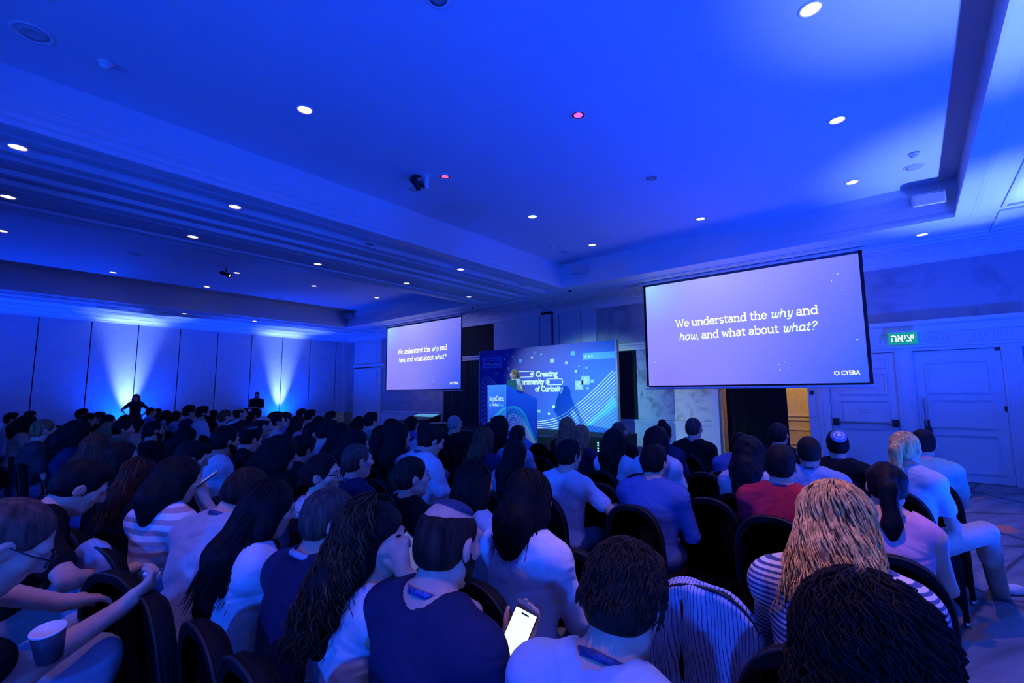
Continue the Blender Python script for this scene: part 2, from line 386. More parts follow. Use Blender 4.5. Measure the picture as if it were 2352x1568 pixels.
# door furniture
pb = MB().tube([(-1.19, YF-.13, 1.02), (-.30, YF-.13, 1.02)], .022, 10).build('push_bar', M_GREYP, dl)
for xx in (-1.22, -.27): MB().bbox((xx-.05, YF-.16, .95), (xx+.05, YF-.04, 1.09), .012).build('bar_bracket', M_BLKGLOSS, dl)
mh = MB().bbox((.15, YF-.07, .72), (.25, YF-.04, 1.10), .006).build('handle_plate', M_BLKGLOSS, dr)
MB().tube([(.18, YF-.07, 1.0), (.18, YF-.12, 1.0), (.175, YF-.12, 1.5), (.175, YF-.05, 1.5)], .014, 8).build('pull_handle', M_STEEL, dr)
MB().bbox((1.225, YF-.075, 1.28), (1.29, YF-.03, 1.37), .006).build('door_hinge', M_BLKGLOSS, dr)
MB().bbox((1.19, YF-.075, 2.35), (1.27, YF-.03, 2.41), .006).build('door_closer', M_BLKGLOSS, dr)

# corridor behind the open service doorway
struct(MB().box((-1.70, YF+TH, 0), (-1.55, 16, 3)).build('wall_corridor_right', M_WARMWALL)); struct(MB().box((-4.3, YF+TH, 0), (-4.15, 16, 3)).build('wall_corridor_left', M_WARMWALL))
struct(MB().box((-4.3, 15.9, 0), (-1.5, 16.1, 3)).build('wall_corridor_end', M_WARMWALL)); struct(MB().box((-4.3, YF+TH, 2.9), (-1.5, 16.1, 3.1)).build('ceiling_corridor', M_WARMWALL))
cr = MB()
for z0, z1, d in ((.92,1.0,.05),(.80,.86,.03),(.10,.14,.03),(.52,.58,.03)): cr.box((-1.70-d, YF+TH, z0), (-1.69, 15.9, z1)); cr.box((-4.16, 15.9-d, z0), (-1.7, 15.91, z1))
struct(cr.build('trim_44', M_WARMTRIM))
struct(MB().box((-1.712, YF+TH, 0), (-1.69, 15.9, .92)).build('baseboard_corridor', M_WARMTRIM))

for t_, z_, sz in (('Emergency exit', 1.26, .040), ('םוריח תאיצי', 1.20, .040)):
    cu_ = bpy.data.curves.new('lettering', 'FONT'); cu_.body = t_; cu_.size = sz; cu_.align_x = 'CENTER'; cu_.resolution_u = 2; cu_.fill_mode = 'FRONT'
    o_ = bpy.data.objects.new('tmp', cu_); COL.objects.link(o_); bpy.context.view_layer.update()
    me_ = bpy.data.meshes.new_from_object(o_.evaluated_get(bpy.context.evaluated_depsgraph_get())); bpy.data.objects.remove(o_); bpy.data.curves.remove(cu_)
    o_ = link('lettering', me_, M_GREYP, dl); o_.rotation_euler = (math.pi/2,0,0); o_.location = (-.72, YF-.0465, z_)
# ------------------------------------------------------------------ lettering
def text_mesh(txt, size, bold=0.0, align='LEFT'):
    cu = bpy.data.curves.new('lettering', 'FONT'); cu.body = txt; cu.size = size; cu.offset = bold; cu.align_x = align; cu.resolution_u = 3; cu.fill_mode = 'FRONT'
    o = bpy.data.objects.new('tmp', cu); COL.objects.link(o); bpy.context.view_layer.update()
    me = bpy.data.meshes.new_from_object(o.evaluated_get(bpy.context.evaluated_depsgraph_get())); bpy.data.objects.remove(o); bpy.data.curves.remove(cu)
    return me
def arc(cx, cy, rx, ry, a0, a1, n=9):
    return [(cx+rx*math.cos(math.radians(a0+(a1-a0)*i/n)), cy+ry*math.sin(math.radians(a0+(a1-a0)*i/n))) for i in range(n+1)]
def sf(x, y, h=.09): return [(x-h, y), (x+h, y)]
XH = .48
GL = {
 'W': ([[(.08,.70),(.24,0),(.42,.62),(.60,0),(.78,.70)], sf(.08,.70), sf(.78,.70)], .86),
 'e': ([arc(.25,.24,.20,.24,5,325,16), [(.06,.26),(.45,.26)]], .50),
 'u': ([[(.10,XH)]+arc(.26,.16,.16,.16,180,330,8), [(.44,XH),(.44,0)], [(.01,XH),(.10,XH)], [(.35,XH),(.44,XH)], [(.44,0),(.53,0)]], .56),
 'n': ([[(.11,XH),(.11,0)], arc(.28,.30,.165,.17,165,0,8)+[(.445,0)], [(.01,XH),(.11,XH)], sf(.11,0), sf(.445,0)], .57),
 'h': ([[(.11,.72),(.11,0)], arc(.28,.30,.165,.17,165,0,8)+[(.445,0)], [(.01,.72),(.11,.72)], sf(.11,0), sf(.445,0)], .57),
 'd': ([arc(.25,.24,.19,.24,50,310,14), [(.44,.72),(.44,0)], [(.34,.72),(.44,.72)], [(.44,0),(.53,0)]], .57),
 'b': ([arc(.29,.24,.19,.24,-130,130,14), [(.10,.72),(.10,0)], [(0,.72),(.10,.72)]], .53),
 'a': ([arc(.23,.35,.15,.13,160,0,8)+[(.38,.06),(.46,0)], arc(.22,.13,.16,.135,60,350,12)], .50),
 'o': ([arc(.26,.24,.21,.24,0,360,18)], .53),
 'r': ([[(.11,XH),(.11,0)], arc(.28,.28,.17,.19,165,60,6), [(.01,XH),(.11,XH)], sf(.11,0,.10)], .40),
 's': ([arc(.21,.355,.15,.125,40,270,9)+arc(.21,.115,.16,.125,90,-140,9)], .42),
 't': ([[(.15,.64),(.15,.12)]+arc(.26,.11,.11,.11,180,310,6), [(.03,XH),(.31,XH)]], .36),
 'w': ([[(.07,XH),(.19,0),(.34,.42),(.48,0),(.60,XH)], sf(.07,XH,.07), sf(.60,XH,.07)], .68),
 'y': ([[(.07,XH),(.26,0)], [(.45,XH),(.22,-.16),(.08,-.20)], sf(.07,XH,.07), sf(.45,XH,.07)], .52),
 ',': ([[(.10,.05),(.10,-.02),(.05,-.12)]], .22), ' ': ([], .25),
 '?': ([arc(.21,.54,.16,.16,170,-60,10)+[(.21,.30),(.21,.20)], [(.21,.06),(.21,.0)]], .42)}
IT = {'w': ([[(.03,.44),(.09,XH),(.13,.44),(.14,.10)]+arc(.24,.11,.10,.11,180,340,6)+[(.36,.42)], [(.36,.44),(.36,.10)]+arc(.46,.11,.10,.11,180,360,6)+[(.60,.46)]], .68),
      'h': ([[(.10,.72),(.08,0)], arc(.26,.30,.15,.17,170,0,8)+[(.41,.08),(.47,.0),(.53,.04)]], .55),
      'y': ([[(.05,.44),(.10,XH),(.14,.42),(.15,.10)]+arc(.25,.11,.10,.11,180,350,6), [(.40,XH),(.38,-.02),(.28,-.2),(.10,-.2)]], .50),
      'a': ([arc(.24,.24,.18,.24,30,330,14), [(.42,XH),(.42,.06),(.48,.0),(.54,.05)]], .54),
      't': ([[(.18,.66),(.14,.12)]+arc(.24,.10,.10,.10,180,320,6), [(.04,XH),(.31,XH)]], .36)}
def slab_line(runs):
    """runs of (text, italic) -> [(polyline, italic)], width; in em units"""
    out = []; x = 0
    for ri, (txt, it) in enumerate(runs):
        for ch in txt:
            g, adv = (IT.get(ch) if it and ch in IT else GL[ch])
            for pl in g:
                out.append(([((px+(py*.22 if it else 0))+x, py) for px, py in pl], ri))
            x += adv
    return out, x

# ------------------------------------------------------------------ ceiling fixtures
def emis(name, col, strength):
    return mat(name, (.8,.8,.8), .5, emit=col, estr=strength)
M_LAMP = emis('lit halogen lamp', (1.0,.86,.66), 9.0); M_LAMPR = emis('dim red lamp', (1.0,.12,.10), .9); M_RIMW = emis('lit reflector', (1.0,.74,.42), 2.0)
M_RIMR = mat('red-lit reflector', (.5,.12,.12), .4, .1, 30)
def downlight(u, v, z, label, lit=1, group='recessed downlights', power=None):
    p = at(u, v, 2, z) if v is not None else Vector((*u, z)); e = empty('downlight', p); tag(e, label, 'downlight', group)
    R = .085 if z > 4.6 else .08
    MB().lathe([(R*1.16,0),(R*1.16,-.006),(R*1.0,-.012),(R*.93,-.010),(R*.90,-.002)], (0,0,0), 24).build('trim_ring', M_WHITEP, e, True)
    MB().lathe([(R*.92,-.004),(R*.70,-.0025)], (0,0,0), 24).build('reflector', {1: M_RIMW, 2: M_RIMR, 0: M_GREYP}[lit], e, True)
    MB().lathe([(0,-.006),(R*.5,-.0055),(R*.72,-.003)], (0,0,0), 20).build('lamp', {1: M_LAMP, 2: M_LAMPR, 0: M_GREYP}[lit], e, True)
    bpy.context.view_layer.update()
    if lit == 1 and (power or P_DOWN) > 0:
        light('downlight_beam', 'SPOT', (p.x, p.y, z-.03), WARM, power or P_DOWN, (p.x, p.y, 0), .05, 46, .8, e)
    bpy.context.view_layer.update()
    return e
ordn = ['first','second','third','fourth','fifth']
for (u, v, l, lit) in ((1360,562,'left row of the main ceiling tray, nearest the stage',1),(1223,497,'left row of the main ceiling tray, second from the stage',1),(1022,405,'left row of the main ceiling tray, beside the projector bracket',2),(700,251,'left row of the main ceiling tray, fourth from the stage',1),
        (1609,502,'middle row of the main ceiling tray, nearest the stage',1),(1497,409,'middle row of the main ceiling tray, second from the stage',0),(1328,264,'middle row of the main ceiling tray, third from the stage',2),(1006,-3,'middle row of the main ceiling tray, cut by the top edge',0),
        (1957,418,'right row of the main ceiling tray, nearest the stage',1),(1923,275,'right row of the main ceiling tray, second from the stage',1),(1862,20,'right row of the main ceiling tray, nearest the camera',1)):
    downlight(u, v, ZT, {1:'lit downlight, ',2:'dim red downlight, ',0:'unlit downlight, '}[lit]+l, lit, power=170.0 if u > 1850 else None)
for (u, v, l) in ((41,337,'near the left edge'),(540,474,'second from the left'),(1058,618,'furthest towards the stage')):
    downlight(u, v, ZS-.012, 'lit downlight on the near side of the ceiling beam, '+l)
downlight(849,560, ZS-.012, 'unlit downlight on the near side of the ceiling beam between two lit ones', 0)
downlight(1203,655, ZS-.012, 'unlit downlight at the stage end of the ceiling beam', 0)
for (u, v, l) in ((18,451,'at the left edge'),(443,543,'second from the left'),(730,606,'third from the left'),(934,650,'fourth from the left'),(1077,681,'nearest the stage')):
    downlight(u, v, ZS-.012, 'lit downlight on the far side of the ceiling beam, '+l)
for (u, v, l) in ((5,530,'middle row, at the left edge'),(544,626,'middle row, beside the hanging spotlight'),(721,656,'middle row, second from the stage'),(865,683,'middle row, nearest the stage'),(475,658,'far row, above the tall wall joint'),(260,625,'far row, dim and left of the others')):
    downlight(u, v, ZT, 'lit downlight in the far ceiling tray, '+l)
downlight(2118,538, ZS-.004, 'lit downlight in the soffit above the exit doors'); downlight(424,720, ZS-.004, 'lit downlight in the reeded soffit above the left wall')
downlight(585,737, ZS-.004, 'small lit downlight in the reeded soffit near the corner')

for (x, y, pw, l) in ((-.43,2.27,330.0,'right row of the main ceiling tray, above the striped jersey'),(-.43,.10,110.0,'right row of the main ceiling tray, above the camera'),(-2.78,.10,120.0,'middle row of the main ceiling tray, above the lower-left men'),(-5.14,.10,40.0,'left row of the main ceiling tray, outside the picture')):
    downlight((x, y), None, ZT, 'lit downlight, '+l, power=pw)
def detector(u, v, z, label):
    p = at(u, v, 2, z); e = empty('smoke_detector', p); tag(e, label, 'smoke detector', 'ceiling detectors')
    MB().lathe([(.062,0),(.062,-.02),(.055,-.03)], (0,0,0), 20).build('base', M_WHITEP, e, True)
    MB().lathe([(.046,-.03),(.046,-.045),(.036,-.05),(.036,-.062),(.02,-.07),(.0,-.072)], (0,0,0), 20).build('sensor_head', M_WHITEP, e, True)
for (u, v, l) in ((242,143,'left of the tray near the round speaker'),(2099,352,'right end of the tray above the box loudspeaker'),(1270,566,'stage end of the tray beside the box loudspeaker')):
    detector(u, v, ZT, 'small ceiling smoke detector at the '+l)
detector(782,713, ZT, 'small smoke detector in the far ceiling tray corner')
def dome_cam(u, v, label):
    p = at(u, v, 2, ZS); e = empty('dome_camera', p); tag(e, label, 'camera', 'dome cameras')
    MB().lathe([(.06,0),(.06,-.035),(.05,-.045)], (0,0,0), 18).build('base', M_WHITEP, e, True)
    MB().lathe([(.045,-.045),(.042,-.07),(.026,-.088),(0,-.094)], (0,0,0), 18).build('dome', M_BLKGLOSS, e, True)
dome_cam(1309,662, 'small dome camera under the soffit left of the right screen'); dome_cam(1086,703, 'small dome camera under the soffit above the left curtain')
def ring_speaker(u, v, z, r, label):
    p = at(u, v, 2, z); e = empty('ceiling_speaker', p); tag(e, label, 'speaker', 'round ceiling speakers')
    MB().lathe([(r,0),(r,-.008),(r*.86,-.012),(r*.82,-.004)], (0,0,0), 28).build('rim', M_WHITEP, e, True)
    MB().lathe([(r*.82,-.003),(r*.35,-.010),(r*.3,-.004),(0,-.012)], (0,0,0), 28).build('grille', mat('speaker grille', (.5,.5,.53), .6, .3, 300), e, True)
for (u, v, z, r, l) in ((75,76,ZT,.15,'large round speaker grille in the ceiling at the upper left'),(2099,384,ZT,.13,'round speaker grille beside the detector at the right of the tray'),(953,434,ZT,.13,'round speaker grille beside the projector bracket'),(1298,578,ZT,.12,'round speaker grille at the stage end of the tray'),(310,583,ZT,.13,'round speaker grille in the far tray left of the downlights'),(640,683,ZT,.12,'round speaker grille in the far tray above the lit wall joint'),(50,609,ZT,.13,'round speaker grille in the far tray at the left edge')):
    ring_speaker(u, v, z, r, l)
for (u, v, l) in ((1620,130,'right half of the main tray near the camera'),(1120,357,'middle of the main tray'),(1800,430,'right half of the main tray near the stage')):
    p = at(u, v, 2, ZT); o = MB().lathe([(.055,0),(.055,-.004),(.048,-.007),(0,-.008)], (0,0,0), 20).build('sprinkler_cover', M_CEIL, None, True); o.location = p; tag(o, 'flush round sprinkler cover in the '+l, 'sprinkler', 'sprinkler covers')
# box loudspeakers in the tray corners
def box_speaker(u, v, rz, label, wd=.40, h=.20):
    p = at(u, v, 1, T1[3]-.14); e = empty('box_loudspeaker', p, rz); tag(e, label, 'loudspeaker', 'box loudspeakers in tray corners')
    Mt = Matrix.Rotation(math.radians(18), 4, 'X')
    MB().bbox((-wd/2,-.11,-h/2), (wd/2,.10,h/2), .018, Mt).build('cabinet', M_WHITEP, e)
    MB().bbox((-wd/2+.02,-.122,-h/2+.02), (wd/2-.02,-.108,h/2-.02), .008, Mt).build('grille', mat('cloth grille', (.42,.43,.46), .8, .15, 120), e)
    MB().bbox((-.05,.08,-.04), (.05,.16,.04), .006).build('bracket', M_BLKGLOSS, e)
box_speaker(2131,456, 0.1, 'white box loudspeaker in the tray corner above the right screen'); box_speaker(1328,616, math.radians(38), 'box loudspeaker in the tray corner above the backdrop')
box_speaker(800,725, math.radians(35), 'small box loudspeaker in the far tray corner', .34)
# projector bracket and the hanging spot
p = at(981,404, 2, ZT); e = empty('projector_bracket', p); tag(e, 'projector mount with white post and dangling black cables on ceiling tray', 'bracket')
MB().tube([(0,0,0),(0,0,-.20)], .03, 12).build('post', M_WHITEP, e); MB().lathe([(.07,0),(.07,-.012),(.03,-.02)], (0,0,0), 16).build('flange', M_WHITEP, e)
for i in range(3): MB().tube([(-.16+.04*i,-.02,-.03),(-.14+.03*i,0,-.09-.02*i),(-.07,.0,-.14-.03*i),(-.03,0,-.16+.03*i)], .008, 6).build('cable', M_BLACK, e, True)
SPOT_P = at(519,628, 2, 4.78)
e = empty('hanging_spotlight', (SPOT_P.x, SPOT_P.y, ZT)); tag(e, 'small black stage spotlight hanging from the far ceiling tray', 'spotlight')
MB().tube([(0,0,0),(0,0,-.09)], .012, 8).build('stem', M_BLACK, e)
tgt = Vector((-7.55,10.6,1.50)); dirv = (tgt-Vector((SPOT_P.x, SPOT_P.y, 4.76))).normalized(); Q = dirv.to_track_quat('Z','Y').to_matrix().to_4x4(); Q.translation = Vector((0,0,-.17))
MB().lathe([(.045,-.14),(.05,-.10),(.05,.05),(.06,.07),(.06,.12),(.052,.12),(.05,.06)], (0,0,0), 16, Q).build('barrel', M_BLKGLOSS, e, True)
MB().lathe([(.05,.085),(0,.085)], (0,0,0), 16, Q).build('lens', emis('spot lens', STAGEW, 3.0), e)
MB().tube([(-.06,0,-.17),(-.06,0,-.08),(.06,0,-.08),(.06,0,-.17)], .008, 6).build('yoke', M_BLACK, e)
bpy.context.view_layer.update()
lp = Vector((SPOT_P.x, SPOT_P.y, ZT-.17))+dirv*.14
light('spotlight_beam', 'SPOT', lp, STAGEW, P_STAGE, tgt, .03, 27, .8, e)

p = at(955,404, 2, ZT); e = empty('ceiling_spotlight', p); tag(e, 'small black spotlight beside the projector post on the ceiling tray', 'spotlight')
MB().bbox((-.06,-.05,-.02), (.06,.05,0), .005).build('mount_plate', M_BLKGLOSS, e); MB().tube([(0,0,-.02),(0,0,-.06)], .012, 8).build('stem', M_BLACK, e)
tg2 = Vector((-6.9,10.9,1.3)); dv2 = (tg2-Vector((p.x, p.y, ZT-.11))).normalized(); Q2 = dv2.to_track_quat('Z','Y').to_matrix().to_4x4(); Q2.translation = Vector((0,0,-.11))
MB().lathe([(.04,-.10),(.05,-.08),(.05,.06),(.056,.08),(.056,.10),(.048,.10),(.046,.06)], (0,0,0), 16, Q2).build('barrel', M_BLKGLOSS, e, True); MB().lathe([(.046,.07),(0,.07)], (0,0,0), 16, Q2).build('lens', emis('spot lens', STAGEW, 3.0), e)
bpy.context.view_layer.update(); light('ceiling_spot_beam', 'SPOT', Vector((p.x, p.y, ZT-.11))+dv2*.12, (.30,.85,1.0), P_STAGE*.42, tg2, .03, 38, .9, e)

# ------------------------------------------------------------------ LED uplights on the floor along the walls
def uplight(x, y, sgn, label, power, core):
    e = empty('led_uplight', (x, y, 0)); tag(e, label, 'uplight', 'floor LED uplights')
    Rt = Matrix.Translation((0,0,.16)) @ Matrix.Rotation(sgn*math.radians(8), 4, 'Y')
    MB().lathe([(.05,-.11),(.085,-.09),(.09,.06),(.095,.07),(.095,.10),(.085,.10),(.083,.085)], (0,0,0), 18, Rt).build('housing', M_BLKGLOSS, e, True)
    MB().lathe([(.083,.085),(0,.087)], (0,0,0), 18, Rt).build('lens', emis('blue lens', (.1,.25,1), 2.0), e)
    for s in (-1,1): MB().bbox((-.012,s*.10-.006,.0), (.012,s*.10+.006,.19), .003).build('yoke_arm', M_BLKGLOSS, e)
    MB().bbox((-.10,-.11,0), (.10,.11,.012), .003).build('foot', M_BLKGLOSS, e)
    bpy.context.view_layer.update()
    wx = x+sgn*.6
    light('uplight_blue', 'SPOT', (x, y, .28), BLUE, power, (x-sgn*1.1, y, 4.3), .06, 150, 1.0, e)
    if core:
        light('uplight_core', 'SPOT', (x, y, .28), CORE, core*1.6, (x+sgn*.34, y, 2.4), .06, 34, 1.0, e)
        light('uplight_spill', 'SPOT', (x, y, .28), CORE, core*.8, (x-sgn*.55, y, 4.3), .06, 48, 1.0, e)
for y, l in ((-1.6,'outside the left edge'),(3.55,'behind the standing woman'),(8.67,'right of the standing man')): uplight(XL+.42, y, -1, 'black LED uplight at the foot of the left partition, '+l, P_UP_L, P_CORE*2.0)
for y, l in ((-1.2,'rear part'),(4.3,'middle part'),(8.9,'near the exit doors')): uplight(XR-.80, y, 1, 'black LED uplight at the foot of the right wall, '+l, P_UP_R, P_CORE*2.3)
def wash(x, y, tgt, label):  # invented fill lamps behind the camera, added to brighten the crowd's backs
    e = empty('wash_light', (x, y, 0)); tag(e, label, 'stage light', 'LED wash lights on stands')
    MB().tube([(0,0,0),(0,0,2.5)], .018, 10).build('stand_pole', M_BLKGLOSS, e)
    for k in range(3):
        a = k*2.094; MB().tube([(0,0,.35),(.38*math.cos(a),.38*math.sin(a),.01)], .012, 8).build('stand_leg', M_BLKGLOSS, e)
    dv = (Vector(tgt)-Vector((x, y, 2.6))).normalized(); Q = dv.to_track_quat('Z','Y').to_matrix().to_4x4(); Q.translation = Vector((0,0,2.6))
    MB().lathe([(.06,-.14),(.10,-.12),(.11,.05),(.12,.06),(.12,.10),(.11,.10),(.108,.07)], (0,0,0), 18, Q).build('housing', M_BLKGLOSS, e, True); MB().lathe([(.108,.07),(0,.075)], (0,0,0), 18, Q).build('lens', emis('blue lens', (.1,.25,1), 2.0), e)
    bpy.context.view_layer.update()
    light('wash_beam', 'SPOT', Vector((x, y, 2.6))+dv*.14, (.004,.085,1.0), P_FILL, tgt, .10, 100, 1.0, e)
wash(1.6, -4.6, (-2.5, 3.5, 1.2), 'blue LED wash light on a stand at the rear right corner'); wash(-5.2, -4.9, (-4.5, 3.0, 1.2), 'blue LED wash light on a stand at the middle of the rear wall')
light('corridor_lamp', 'POINT', (-2.9, 14.2, 2.6), (1.0,.62,.30), 60.0, size=.12)
co = MB().lathe([(.14,0),(.13,-.05),(0,-.07)], (0,0,0), 20).build('ceiling_lamp', emis('corridor lamp glass', (1,.7,.4), 3), None, True); co.location = (-2.9,14.2,2.9); tag(co, 'round warm ceiling lamp in the corridor behind the open doorway', 'lamp')

# ------------------------------------------------------------------ exit sign
e = empty('exit_sign', (-.045, YF-.27, 2.655)); tag(e, 'lit green exit sign with white Hebrew lettering above the doors', 'exit sign')
MB().bbox((-.215,-.012,-.115), (.215,.012,.115), .004).build('plate', mat('exit green', (.004,.10,.06), .4, emit=(.01,.36,.22), estr=.8), e)
MB().box((-.225,-.03,.11), (.225,.03,.135)).build('housing', M_WHITEP, e); MB().box((-.03,.02,.08), (.03,.17,.135)).build('bracket', M_GREYP, e)
me = text_mesh('האיצי', .20, .004, 'CENTER'); o = link('lettering', me, emis('exit white', (.85,1,.95), 1.6), e); o.rotation_euler = (math.pi/2,0,0); o.location = (0,-.0145,-.065)
xs = [vv.co.x for vv in me.vertices]; wtx = max(xs)-min(xs); o.scale = (.34/wtx,1.0,1); o.location.x = -(max(xs)+min(xs))/2*.34/wtx

# ------------------------------------------------------------------ projection screens
def slide_mat(name):
    m = bpy.data.materials.new(name); m.use_nodes = True; nt = m.node_tree; b = nt.nodes['Principled BSDF']; b.inputs['Base Color'].default_value = (.2,.2,.2,1); b.inputs['Roughness'].default_value = .9
    tc = nt.nodes.new('ShaderNodeTexCoord'); sp = nt.nodes.new('ShaderNodeSeparateXYZ'); nt.links.new(tc.outputs['Generated'], sp.inputs[0])
    diag = nt.nodes.new('ShaderNodeMath'); diag.operation = 'MULTIPLY_ADD'; nt.links.new(sp.outputs['Z'], diag.inputs[0]); diag.inputs[1].default_value = -.45; nt.links.new(sp.outputs['X'], diag.inputs[2])
    base = ramp_node(nt, [(.0, (.36,.34,1.0)), (.30, (.30,.29,1.0)), (.62, (.17,.19,1.0)), (.95, (.04,.11,1.0))], diag.outputs[0])
    def blob(cx, cz, rad, col, prev, sx=1.0):
        mp = nt.nodes.new('ShaderNodeMapping'); mp.inputs['Location'].default_value = (-cx*sx/rad, 0, -cz/rad); mp.inputs['Scale'].default_value = (sx/rad, 0, 1/rad); nt.links.new(tc.outputs['Generated'], mp.inputs[0])
        g = nt.nodes.new('ShaderNodeTexGradient'); g.gradient_type = 'QUADRATIC_SPHERE'; nt.links.new(mp.outputs[0], g.inputs[0])
        mx = nt.nodes.new('ShaderNodeMixRGB'); nt.links.new(g.outputs['Fac'], mx.inputs[0]); nt.links.new(prev.outputs[0], mx.inputs[1]); mx.inputs[2].default_value = (*col, 1); return mx
    pv = blob(.0, 1.02, .55, (.42,.95,1.0), base, 1.6); pv = blob(.35, 1.0, .55, (.50,.50,1.0), pv); pv = blob(.12, .05, .7, (.30,.25,1.0), pv)
    nt.links.new(pv.outputs[0], b.inputs['Emission Color']); b.inputs['Emission Strength'].default_value = .86
    return m
M_SLIDE = slide_mat('projected slide'); M_SLT = emis('projected white', (.97,.99,.90), 1.05); M_SLG = emis('projected mint', (.70,1.0,.82), 1.0)
def screen(x0, x1, z0, z1, y, label):
    e = empty('projection_screen', ((x0+x1)/2, y, z0)); tag(e, label, 'screen', 'projection screens'); W, Hh = x1-x0, z1-z0; hw = W/2
    MB().bbox((-hw,-.004,0), (hw,.004,Hh), .001).build('screen_fabric', M_SLIDE, e)
    for s, n in ((-1,'side_border'),(1,'side_border')):
        MB().bbox((s*(hw+.028)-.028,-.006,-.02), (s*(hw+.028)+.028,.006,Hh+.05), .001).build(n, M_BLACK, e)
    MB().bbox((-hw,-.006,-.035), (hw,.006,0), .001).build('bottom_border', M_BLACK, e)
    MB().bbox((-hw-.10,-.022,-.085), (hw+.10,.022,-.035), .012).build('bottom_bar', M_WHITEP, e)
    MB().bbox((-hw-.06,-.006,Hh), (hw+.06,.006,Hh+.05), .001).build('top_border', mat('screen top cloth', (.08,.09,.12), .8, .1, 30), e)
    MB().bbox((-hw-.12,-.07,Hh+.05), (hw+.12,.07,Hh+.10), .01).build('roller_slot', M_WHITEP, e)
    # slide text
    def line(runs, cx, cz, width):
        runs = [(w_+' ' if k < len(t_.split(' '))-1 else w_, i_) for t_, i_ in runs for k, w_ in enumerate(t_.split(' ')) if w_ or k < len(t_.split(' '))-1]
        g, wem = slab_line(runs); s = width/wem
        for it in range(len(runs)):
            mb = MB()
            for pl, i in g:
                if i != it: continue
                q_ = [(cx-width/2+px*s, cz+py*s) for px, py in pl]; hw_ = .047*s
                for (xa, za), (xb, zb) in zip(q_, q_[1:]):
                    L_ = math.hypot(xb-xa, zb-za) or 1; nx_, nz_ = -(zb-za)/L_*hw_, (xb-xa)/L_*hw_; ex, ez = (xb-xa)/L_*hw_*.5, (zb-za)/L_*hw_*.5
                    mb.add([(xa-ex+nx_,-.008,za-ez+nz_),(xa-ex-nx_,-.008,za-ez-nz_),(xb+ex-nx_,-.008,zb+ez-nz_),(xb+ex+nx_,-.008,zb+ez+nz_)], [(0,1,2,3)])
            if mb.v: mb.build('lettering', M_SLG if runs[it][1] else M_SLT, e)
    line((('We understand the ',0),('why',1),(' and',0)), .002*W, .560*Hh, .668*W); line((('how',1),(', and what about ',0),('what?',1)), .003*W, .432*Hh, .638*W)
    me = text_mesh('CYERA', .115*W/4.2, .003); o = link('lettering', me, M_SLT, e); o.rotation_euler = (math.pi/2,0,0); o.location = (.402*W, -.008, .062*Hh); o.scale = (.80,1,1)
    ic = MB(); r = .034*W/4.2
    for k in range(6):
        a0 = k*60+12; ic.ribbon([(.386*W+r*math.cos(math.radians(a0+t)), -.008, .078*Hh+r*math.sin(math.radians(a0+t))) for t in (0,12,24,36)], .020, (0,-1,0))
        a = math.radians(a0+18); ic.ribbon([(.386*W+r*.95*math.cos(a), -.008, .078*Hh+r*.95*math.sin(a)), (.386*W+r*1.35*math.cos(a), -.008, .078*Hh+r*1.35*math.sin(a))], .015, (0,-1,0))
    ic.build('logo_mark', M_SLT, e)
    st = MB(); rr = random.Random(3)
    for (sx, sz) in ((.36,.85),(.42,.86),(.395,.81),(.43,.73),(.16,.16),(.185,.18),(.20,.13),(.163,.115),(-.37,.36),(-.39,.29),(.47,.33),(-.46,.23)):
        d = rr.uniform(.004,.009); st.box((sx*W-d,-.008,sz*Hh-d), (sx*W+d,-.006,sz*Hh+d))
    o = st.build('star_specks', M_SLT, e); o['kind'] = 'stuff'
    return e
YS = 10.57
scR = screen(-4.74, -.55, 1.80, 4.20, YS, 'large projection screen on the right, hanging before the service doorway'); scL = screen(-15.53, -11.30, 1.80, 4.20, YS, 'projection screen on the left, hanging beside the dark curtain')
MB().bbox((-2.3,-.01,.155), (2.3,.03,.17), .003).build('ceiling_slot_light', mat('slot edge', (.8,.8,.6), .5, .05, 10), None).location = (-2.55, 10.24, ZS-.18)
bpy.data.objects['ceiling_slot_light'].name = 'trim_60'; struct(bpy.data.objects['trim_60'])

# black masking cloth hung in the service doorway
def drape(name, x0, x1, y, z0, z1, m, amp, waves, parent=None, thick=.012, ph=0.0):
    n = max(24, int(waves*10)); mb = MB(); vs = []; rr = random.Random(int(abs(x0)*100)); pj = [rr.uniform(.6,1.4) for _ in range(n+1)]
    for j in range(5):
        z = z0+(z1-z0)*j/4
        for i in range(n+1):
            t = i/n; x = x0+(x1-x0)*t; a = amp*(1.0-.25*j/4)
            vs.append((x, y+a*math.sin(2*math.pi*waves*t+ph+.4*math.sin(7*t))*pj[i]*.5+a*.3*math.sin(2*math.pi*waves*2.3*t), z))
    N = len(vs); vs += [(a, b+thick, c_) for a, b, c_ in vs]; fs = []
    for j in range(4):
        for i in range(n):
            q = j*(n+1)+i; fs.append((q, q+1, q+n+2, q+n+1)); fs.append((N+q, N+q+n+1, N+q+n+2, N+q+1))
    for i in range(n): fs.append((i, N+i, N+i+1, i+1)); t_ = 4*(n+1)+i; fs.append((t_, t_+1, N+t_+1, N+t_))
    for j in range(4):
        q = j*(n+1); fs.append((q, q+n+1, N+q+n+1, N+q)); q += n; fs.append((q, N+q, N+q+n+1, q+n+1))
    mb.add(vs, fs); return mb.build(name, m, parent, True)
e = empty('masking_curtain', (0,0,0)); tag(e, 'black masking curtain hung in the open service doorway', 'curtain')
drape('cloth', -3.42, -2.13, YF+.10, .02, 2.44, M_BLKDRAPE, .03, 5, e)
MB().tube([(DX0+.02, YF+.10, 2.43), (DX1-.02, YF+.10, 2.43)], .012, 8).build('rail', M_STEEL, e)
struct(MB().box((-3.56, YF-.02, 0), (-3.47, YF+.26, 2.45)).build('trim_61', mat('raw pine jamb', (.62,.40,.16), .6, .2, 12)))
